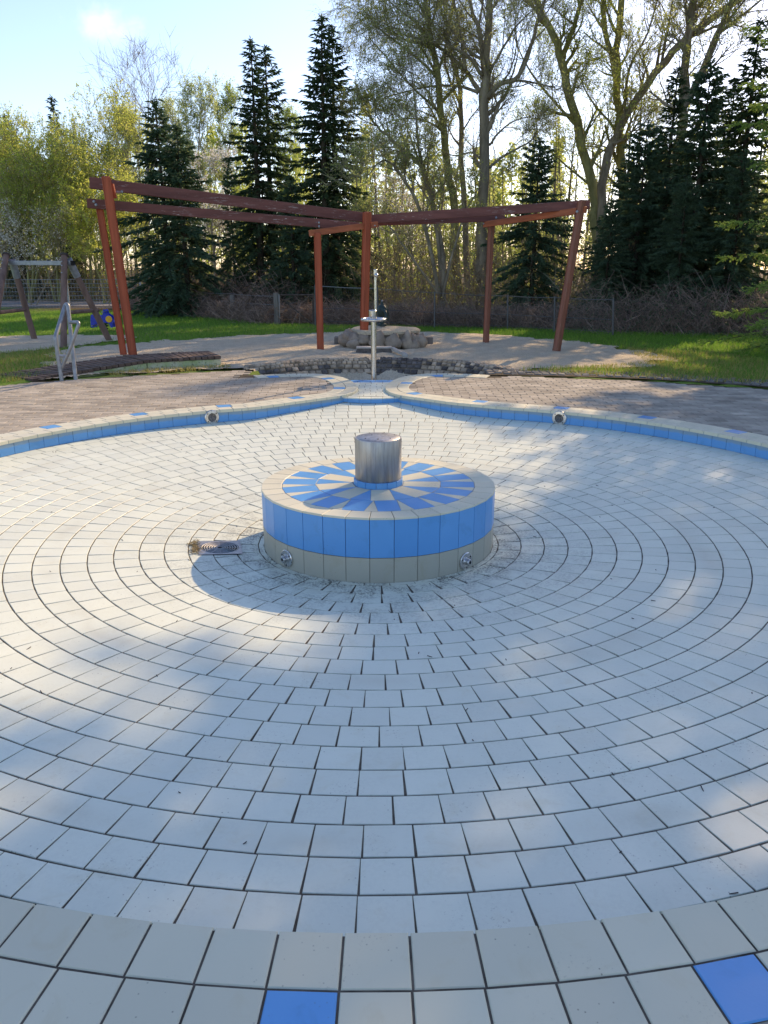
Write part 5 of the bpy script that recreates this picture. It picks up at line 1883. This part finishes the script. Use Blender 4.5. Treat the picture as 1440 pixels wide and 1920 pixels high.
px_spruce('bushy', 290, 186, 21.0, 'dense dark spruce behind the left posts, taller of that pair', 0.3, 1.15)
px_spruce('bushy', 331, 236, 20.4, 'shorter dense spruce leaning against the pair behind the left beam', 1.9, 1.2)
px_spruce('slim', 470, 72, 21.2, 'left of two tall narrow spruces standing close together', 0.9, 1.12)
px_spruce('slim2', 497, 88, 22.0, 'right of two tall narrow spruces standing close together', 2.2, 1.15)
px_spruce('slim', 602, 28, 20.0, 'tallest thin-topped spruce just left of the open sky gap', 4.1, 1.15)
px_spruce('slim2', 622, 50, 20.8, 'slightly shorter spruce crowding the tallest thin-topped one', 5.0, 1.2)
px_spruce('bushy', 428, 298, 24.5, 'small slender spruce seen between the blossom and the twin spruces', 1.0, 0.6)
px_spruce('bushy', 545, 330, 19.6, 'low bushy spruce filling the gap between the tall spruces', 2.0, 1.1)
px_spruce('slim', 96, 180, 33.5, 'spruce tip poking out among the left willows', 0.2, 0.9)
px_spruce('slim2', 8, 215, 33.0, 'brownish spruce cut off by the left picture edge', 3.0, 1.1)
px_spruce('wide', 1012, 258, 18.2, 'blunt-topped spruce right of the tall dark trunk', 0.5, 1.1)
px_spruce('wide', 1150, 372, 16.8, 'lowest dark spruce behind the far right post', 1.1, 0.95)
px_spruce('wide', 1216, 226, 17.6, 'dark spruce right of the low one behind the far right post', 2.6, 1.05)
px_spruce('slim2', 1272, 128, 18.8, 'tall dark spruce in the middle of the right group', 0.7, 1.15)
px_spruce('wide', 1335, 112, 17.4, 'broad dark spruce second from the right edge', 3.9, 1.0)
px_spruce('slim', 1426, 34, 17.0, 'tallest dark spruce at the right picture edge', 5.2, 1.25)
px_spruce('wide', 1290, 330, 15.4, 'low broad spruce in front of the right group', 4.5, 1.0)
px_spruce('wide', 1400, 280, 15.0, 'low spruce in front of the tallest one at the right edge', 0.1, 1.05)
spruce('near', 7.3, 8.3, 8.6, 'light green spruce reaching into the right edge of the picture', 1.0, 1.0)
px_spruce('wide', 1180, 300, 21.0, 'spruce in the back row behind the lowest dark one', 0.6, 1.1)
px_spruce('wide', 1245, 260, 21.5, 'spruce in the back row left of the middle of the right group', 1.6, 1.1)
px_spruce('wide', 1310, 240, 21.0, 'spruce in the back row behind the broad dark one', 2.4, 1.1)
px_spruce('slim2', 1380, 150, 20.0, 'spruce in the back row next to the tallest at the right edge', 3.4, 1.3)
# spruces standing beyond the right edge, which shade the pool
for X, Y, H, r_, w_ in ((12.75, 15.4, 17.0, 0.4, 1.0), (15.6, 14.6, 17.5, 1.7, 1.0), (13.4, 11.6, 16.0, 2.9, 0.95), (16.2, 10.5, 16.5, 4.4, 1.0), (17.5, 17.5, 18.0, 5.1, 1.0)):
    spruce('tall', X, Y, H, 'tall old spruce standing out of view to the right of the playground', r_, w_, group='old spruces beyond the right edge')

# ------------------------------------------------------------------ dead vines and brambles
def thicket(name, label, cat, path, n, h, depth, mat, leafmat, n_leaf, seed, top=None, rr=(0.003, 0.008)):
    rs = np.random.RandomState(seed)
    pts = np.array([(p[0], p[1]) for p in path])
    seg = np.linalg.norm(np.diff(pts, axis=0), axis=1)
    cum = np.concatenate([[0], np.cumsum(seg)])
    def where(u):
        s = u * cum[-1]
        i = np.clip(np.searchsorted(cum, s) - 1, 0, len(seg) - 1)
        f = ((s - cum[i]) / seg[i])[:, None]
        return pts[i] * (1 - f) + pts[i + 1] * f
    u = rs.uniform(0, 1, n)
    b = where(u)
    root = thing(name, label, cat, (float(pts[:, 0].mean()), float(pts[:, 1].mean()), 0))
    prof = h * (0.72 + 0.28 * np.sin(u * 37 + seed) * np.sin(u * 11 + 1)) * rs.uniform(0.65, 1.1, n)
    z0 = np.where(rs.rand(n) < 0.45, 0.0, rs.uniform(0, 1, n) * prof * 0.8)
    p0 = np.c_[b + rs.normal(size=(n, 2)) * depth * 0.5, z0]
    ln = rs.uniform(0.25, 1.1, n)
    g = rs.uniform(0, 2 * pi, n)
    p2 = p0 + np.c_[np.cos(g) * ln * 0.7, np.sin(g) * ln * 0.45, rs.uniform(-0.3, 0.8, n) * ln]
    p2[:, 2] = np.clip(p2[:, 2], 0.02, prof)
    p1 = (p0 + p2) / 2 + rs.normal(size=(n, 3)) * 0.10 + np.c_[np.zeros((n, 2)), rs.uniform(0.0, 0.35, n) * ln]
    p1[:, 2] = np.clip(p1[:, 2], 0.02, prof * 1.08)
    v, f = twig_arrays(p0, p1, p2, rs.uniform(rr[0], rr[1], n))
    tag(mesh_obj('twigs', np_mesh('twigs', v, f), M[mat], root), kind='stuff')
    if n_leaf:
        k = rs.randint(0, n, n_leaf)
        t = rs.uniform(0, 1, n_leaf)[:, None]
        p = p0[k] * (1 - t) ** 2 + 2 * p1[k] * t * (1 - t) + p2[k] * t ** 2
        v, f = leaf_arrays(p, rs.uniform(0.03, 0.075, n_leaf))
        tag(mesh_obj('leaves', np_mesh('leaves', v, f), M[leafmat], root), kind='stuff')
    return root
thicket('vine_hedge', 'brown hedge of dead vines over the old fence posts', 'hedge', [(p.x, p.y) for p in [at(245, 577)] + fp], 4600, 0.85, 0.5, 'bramble', 'leaf_dead', 2600, 61)
thicket('bramble_hedge', 'dry brown brambles behind the thin gate and centre posts', 'hedge', [(-2.5, 17.6), (-1.2, 17.0), (0.2, 16.4), (1.3, 16.0)], 2800, 0.72, 0.6, 'bramble', 'leaf_dead', 1800, 62)
thicket('bramble_hedge', 'reddish brown brambles along the wire fence behind the right beam', 'hedge', [(1.2, 15.9), (2.6, 15.5), (4.0, 15.1), (5.4, 14.6)], 3000, 0.72, 0.55, 'bramble', 'leaf_dead', 1500, 63)
thicket('bramble_hedge', 'dark tangle of dead branches under the right spruces', 'hedge', [(5.2, 14.3), (6.6, 13.8), (8.2, 13.3), (10.5, 12.6), (13, 11.8)], 7000, 1.4, 1.0, 'bramble', 'needle_dark', 9000, 64, rr=(0.0025, 0.0065))
thicket('bramble_hedge', 'dry undergrowth below the spruces behind the left beams', 'hedge', [(-9.2, 25.4), (-6.5, 22.9), (-4.5, 20.6), (-2.6, 18.8)], 4200, 1.7, 0.8, 'bramble', 'leaf_dead', 2600, 65, rr=(0.005, 0.010))

thicket('shrub', 'tangled leafing shrubs behind the wire fence and right beam', 'shrub', [(-1.5, 21.5), (1.0, 20.5), (3.5, 19.8), (6.0, 19.0), (8.0, 19.5)], 8000, 3.6, 1.6, 'bark', 'leaf_grey', 8000, 66, rr=(0.004, 0.010))
thicket('shrub', 'tangled brown shrubs deeper in the wood on the right', 'shrub', [(-3, 28), (2, 27), (7, 26), (13, 26)], 8000, 6.0, 2.2, 'bark_mossy', 'leaf_yellow', 12000, 67, rr=(0.005, 0.012))
thicket('shrub', 'brown and yellow green scrub beyond the path on the left', 'shrub', [(-22, 33), (-14, 32.5), (-8, 31), (-5, 29)], 7500, 3.2, 1.6, 'bark', 'leaf_yellow', 8000, 68, rr=(0.005, 0.012))
# ------------------------------------------------------------------ the wood behind: too many stems to count
def woodland(name, label, boxes, seed, leafmat, n_leaf_per, barkmat, ls=(0.07, 0.14)):
    rs = np.random.RandomState(seed)
    mb_ = MB()
    tw0, tw1, tw2, twr, lf = [], [], [], [], []
    for (x0, x1, y0, y1, n, h0, h1) in boxes:
        for _ in range(n):
            x, y = rs.uniform(x0, x1), rs.uniform(y0, y1)
            h = rs.uniform(h0, h1)
            lx, ly = rs.normal() * 0.07 * h, rs.normal() * 0.05 * h
            r = 0.006 * h + 0.015
            P = [Vector((x, y, -0.1)), Vector((x + lx * 0.3 + rs.normal() * 0.1, y + ly * 0.3, h * 0.4)), Vector((x + lx * 0.7, y + ly * 0.7, h * 0.75)), Vector((x + lx, y + ly, h))]
            mb_.tube(P, [r, r * 0.8, r * 0.5, 0.008], 4, False)
            m = int(h * 9)
            t = rs.uniform(0.12, 1.0, m)
            pos = np.c_[x + lx * t, y + ly * t, h * t]
            g = rs.uniform(0, 2 * pi, m)
            L = (0.35 + 1.1 * (1 - t)) * rs.uniform(0.4, 1.1, m) * (h / 7)
            d = np.c_[np.cos(g) * 0.75, np.sin(g) * 0.75, rs.uniform(0.15, 1.0, m)]
            d = unit(d)
            e = pos + d * L[:, None]
            tw0.append(pos); tw2.append(e); tw1.append((pos + e) / 2 + rs.normal(size=(m, 3)) * 0.06); twr.append(np.full(m, 0.009))
            k = rs.randint(0, m, int(n_leaf_per * h))
            tt = rs.uniform(0.25, 1.05, len(k))[:, None]
            lf.append(pos[k] * (1 - tt) + e[k] * tt + rs.normal(size=(len(k), 3)) * 0.07)
    o = mb_.build(name, M[barkmat], None, True)
    tag(o, label, 'woodland', kind='stuff')
    v, f = twig_arrays(np.vstack(tw0), np.vstack(tw1), np.vstack(tw2), np.concatenate(twr))
    mesh_obj('twigs', np_mesh('twigs', v, f), M[barkmat], o)
    p = np.vstack(lf)
    v, f = leaf_arrays(p, rs.uniform(ls[0], ls[1], len(p)))
    mesh_obj('leaves', np_mesh('leaves', v, f), M[leafmat], o)
woodland('woodland', 'grey brown thicket of thin stems behind the right trees', [(-1, 9, 25, 34, 45, 3.5, 7.5), (6, 22, 22, 36, 40, 4, 9), (-2, 20, 36, 52, 30, 6, 10)], 71, 'leaf_grey', 26, 'bark', (0.09, 0.17))
woodland('woodland', 'yellow green thicket of thin stems behind the left lawn', [(-24, -6, 32, 40, 80, 3.5, 7.0), (-30, 0, 40, 54, 60, 5, 9.0)], 72, 'leaf_yellow', 26, 'bark_mossy')
woodland('woodland', 'distant olive wood closing the view behind everything', [(-38, 42, 52, 78, 120, 7, 12)], 74, 'leaf_grey', 46, 'bark_mossy', (0.26, 0.48))
woodland('woodland', 'pale green saplings glimpsed low between the trees', [(-8, 6, 27, 36, 45, 2.0, 4.5), (2, 14, 30, 44, 30, 2, 5)], 73, 'leaf_spring', 60, 'bark_mossy')

# ------------------------------------------------------------------ grass
def grass(name, label, poly, n, hmin, hmax, mat, seed, avoid=(), edge=None):
    rs = np.random.RandomState(seed)
    xs = [p[0] for p in poly]; ys = [p[1] for p in poly]
    pts = []
    tot = 0
    cand = np.c_[rs.uniform(min(xs), max(xs), n * 4), rs.uniform(min(ys), max(ys), n * 4)]
    def inside_np(P, pg):
        c = np.zeros(len(P), bool)
        j = len(pg) - 1
        for i in range(len(pg)):
            xi, yi, xj, yj = pg[i][0], pg[i][1], pg[j][0], pg[j][1]
            if yi != yj:
                m = ((yi > P[:, 1]) != (yj > P[:, 1])) & (P[:, 0] < (xj - xi) * (P[:, 1] - yi) / (yj - yi) + xi)
                c ^= m
            j = i
        return c
    ok = inside_np(cand, poly)
    for a in avoid:
        jit = cand + rs.normal(size=cand.shape) * 0.12
        ok &= ~inside_np(jit, a)
    P = cand[ok][:n]
    m = len(P)
    h = rs.uniform(hmin, hmax, m)
    g = rs.uniform(0, 2 * pi, m)
    w = rs.uniform(0.004, 0.009, m)
    lean = rs.normal(size=(m, 2)) * 0.5 * h[:, None]
    V = np.zeros((m, 3, 3))
    V[:, 0] = np.c_[P[:, 0] - np.cos(g) * w, P[:, 1] - np.sin(g) * w, np.full(m, -0.01)]
    V[:, 1] = np.c_[P[:, 0] + np.cos(g) * w, P[:, 1] + np.sin(g) * w, np.full(m, -0.01)]
    V[:, 2] = np.c_[P + lean, h]
    o = mesh_obj(name, np_mesh(name, V.reshape(-1, 3), np.arange(m * 3).reshape(m, 3)), M[mat])
    return tag(o, label, 'grass', kind='stuff')
lawn_l = [(-4.9, 5.1), (-9.5, 2.5), (-14, 9), (-16, 22.5), (-8.4, 23.2), (-2.6, 16.2), (0, 15.6), (0.5, 13.5), (-3, 12.2), (-5.2, 10.2), (-4.4, 6.2)]
grass('grass', 'mown green lawn round the swing frame on the left', lawn_l, 72000, 0.035, 0.09, 'grass_blade', 81, (SAND, PATCH, PAVE))
grass('grass', 'dry yellowish grass beside the boardwalk and sand', [(-4.9, 5.1), (-8.5, 3.2), (-8.5, 9), (-5.4, 10), (-4.4, 6.2)], 16000, 0.03, 0.08, 'grass_dry', 82, (SAND, PATCH, PAVE))
lawn_r = [(0.5, 13.6), (0, 15.6), (3.6, 14.7), (6, 13.6), (12, 11.5), (12, 2.5), (9.5, 1.0), (5.4, 4.9), (2.0, 6.45), (2.2, 6.9), (4.8, 7.6), (5, 8.3), (4.4, 10.3), (2.6, 13)]
grass('grass', 'green lawn running behind and right of the sand', lawn_r, 52000, 0.035, 0.09, 'grass_blade', 83, (SAND, PAVE))
grass('grass', 'thin yellow green grass at the right end of the sand', [(2.0, 6.4), (4.9, 5.0), (6.5, 6.5), (6, 9), (4.6, 9.8), (4.2, 7.4)], 9000, 0.03, 0.075, 'grass_dry', 84, (PAVE,))
# tufts at the foot of the boardwalk edge
grass('grass', 'weeds along the foot of the mossy boardwalk edge', [(-3.9, 6.2), (-3.1, 6.72), (-2.3, 7.1), (-2.2, 6.85), (-3.0, 6.4), (-3.7, 6.05)], 900, 0.02, 0.07, 'grass_dry', 85)

# small bits blown onto the tiles
b = MB()
for k in range(170):
    x, y = rnd.uniform(-3.2, 3.2), rnd.uniform(-3.4, 3.4)
    r = hypot(x, y)
    if r > 3.5 or r < 0.85: continue
    z = floor_z(x, y) + 0.002
    g = rnd.uniform(0, pi); l = rnd.choice([0.003, 0.004, 0.006, 0.012])
    d = Vector((cos(g) * l, sin(g) * l, 0.001))
    b.tube([Vector((x, y, z)) - d, Vector((x, y, z + 0.001)) + d], [0.0016, 0.0022], 4)
tag(b.build('leaf_litter', M['rust_tube']), 'tiny dark bits of litter on the pool tiles', 'litter', kind='stuff')
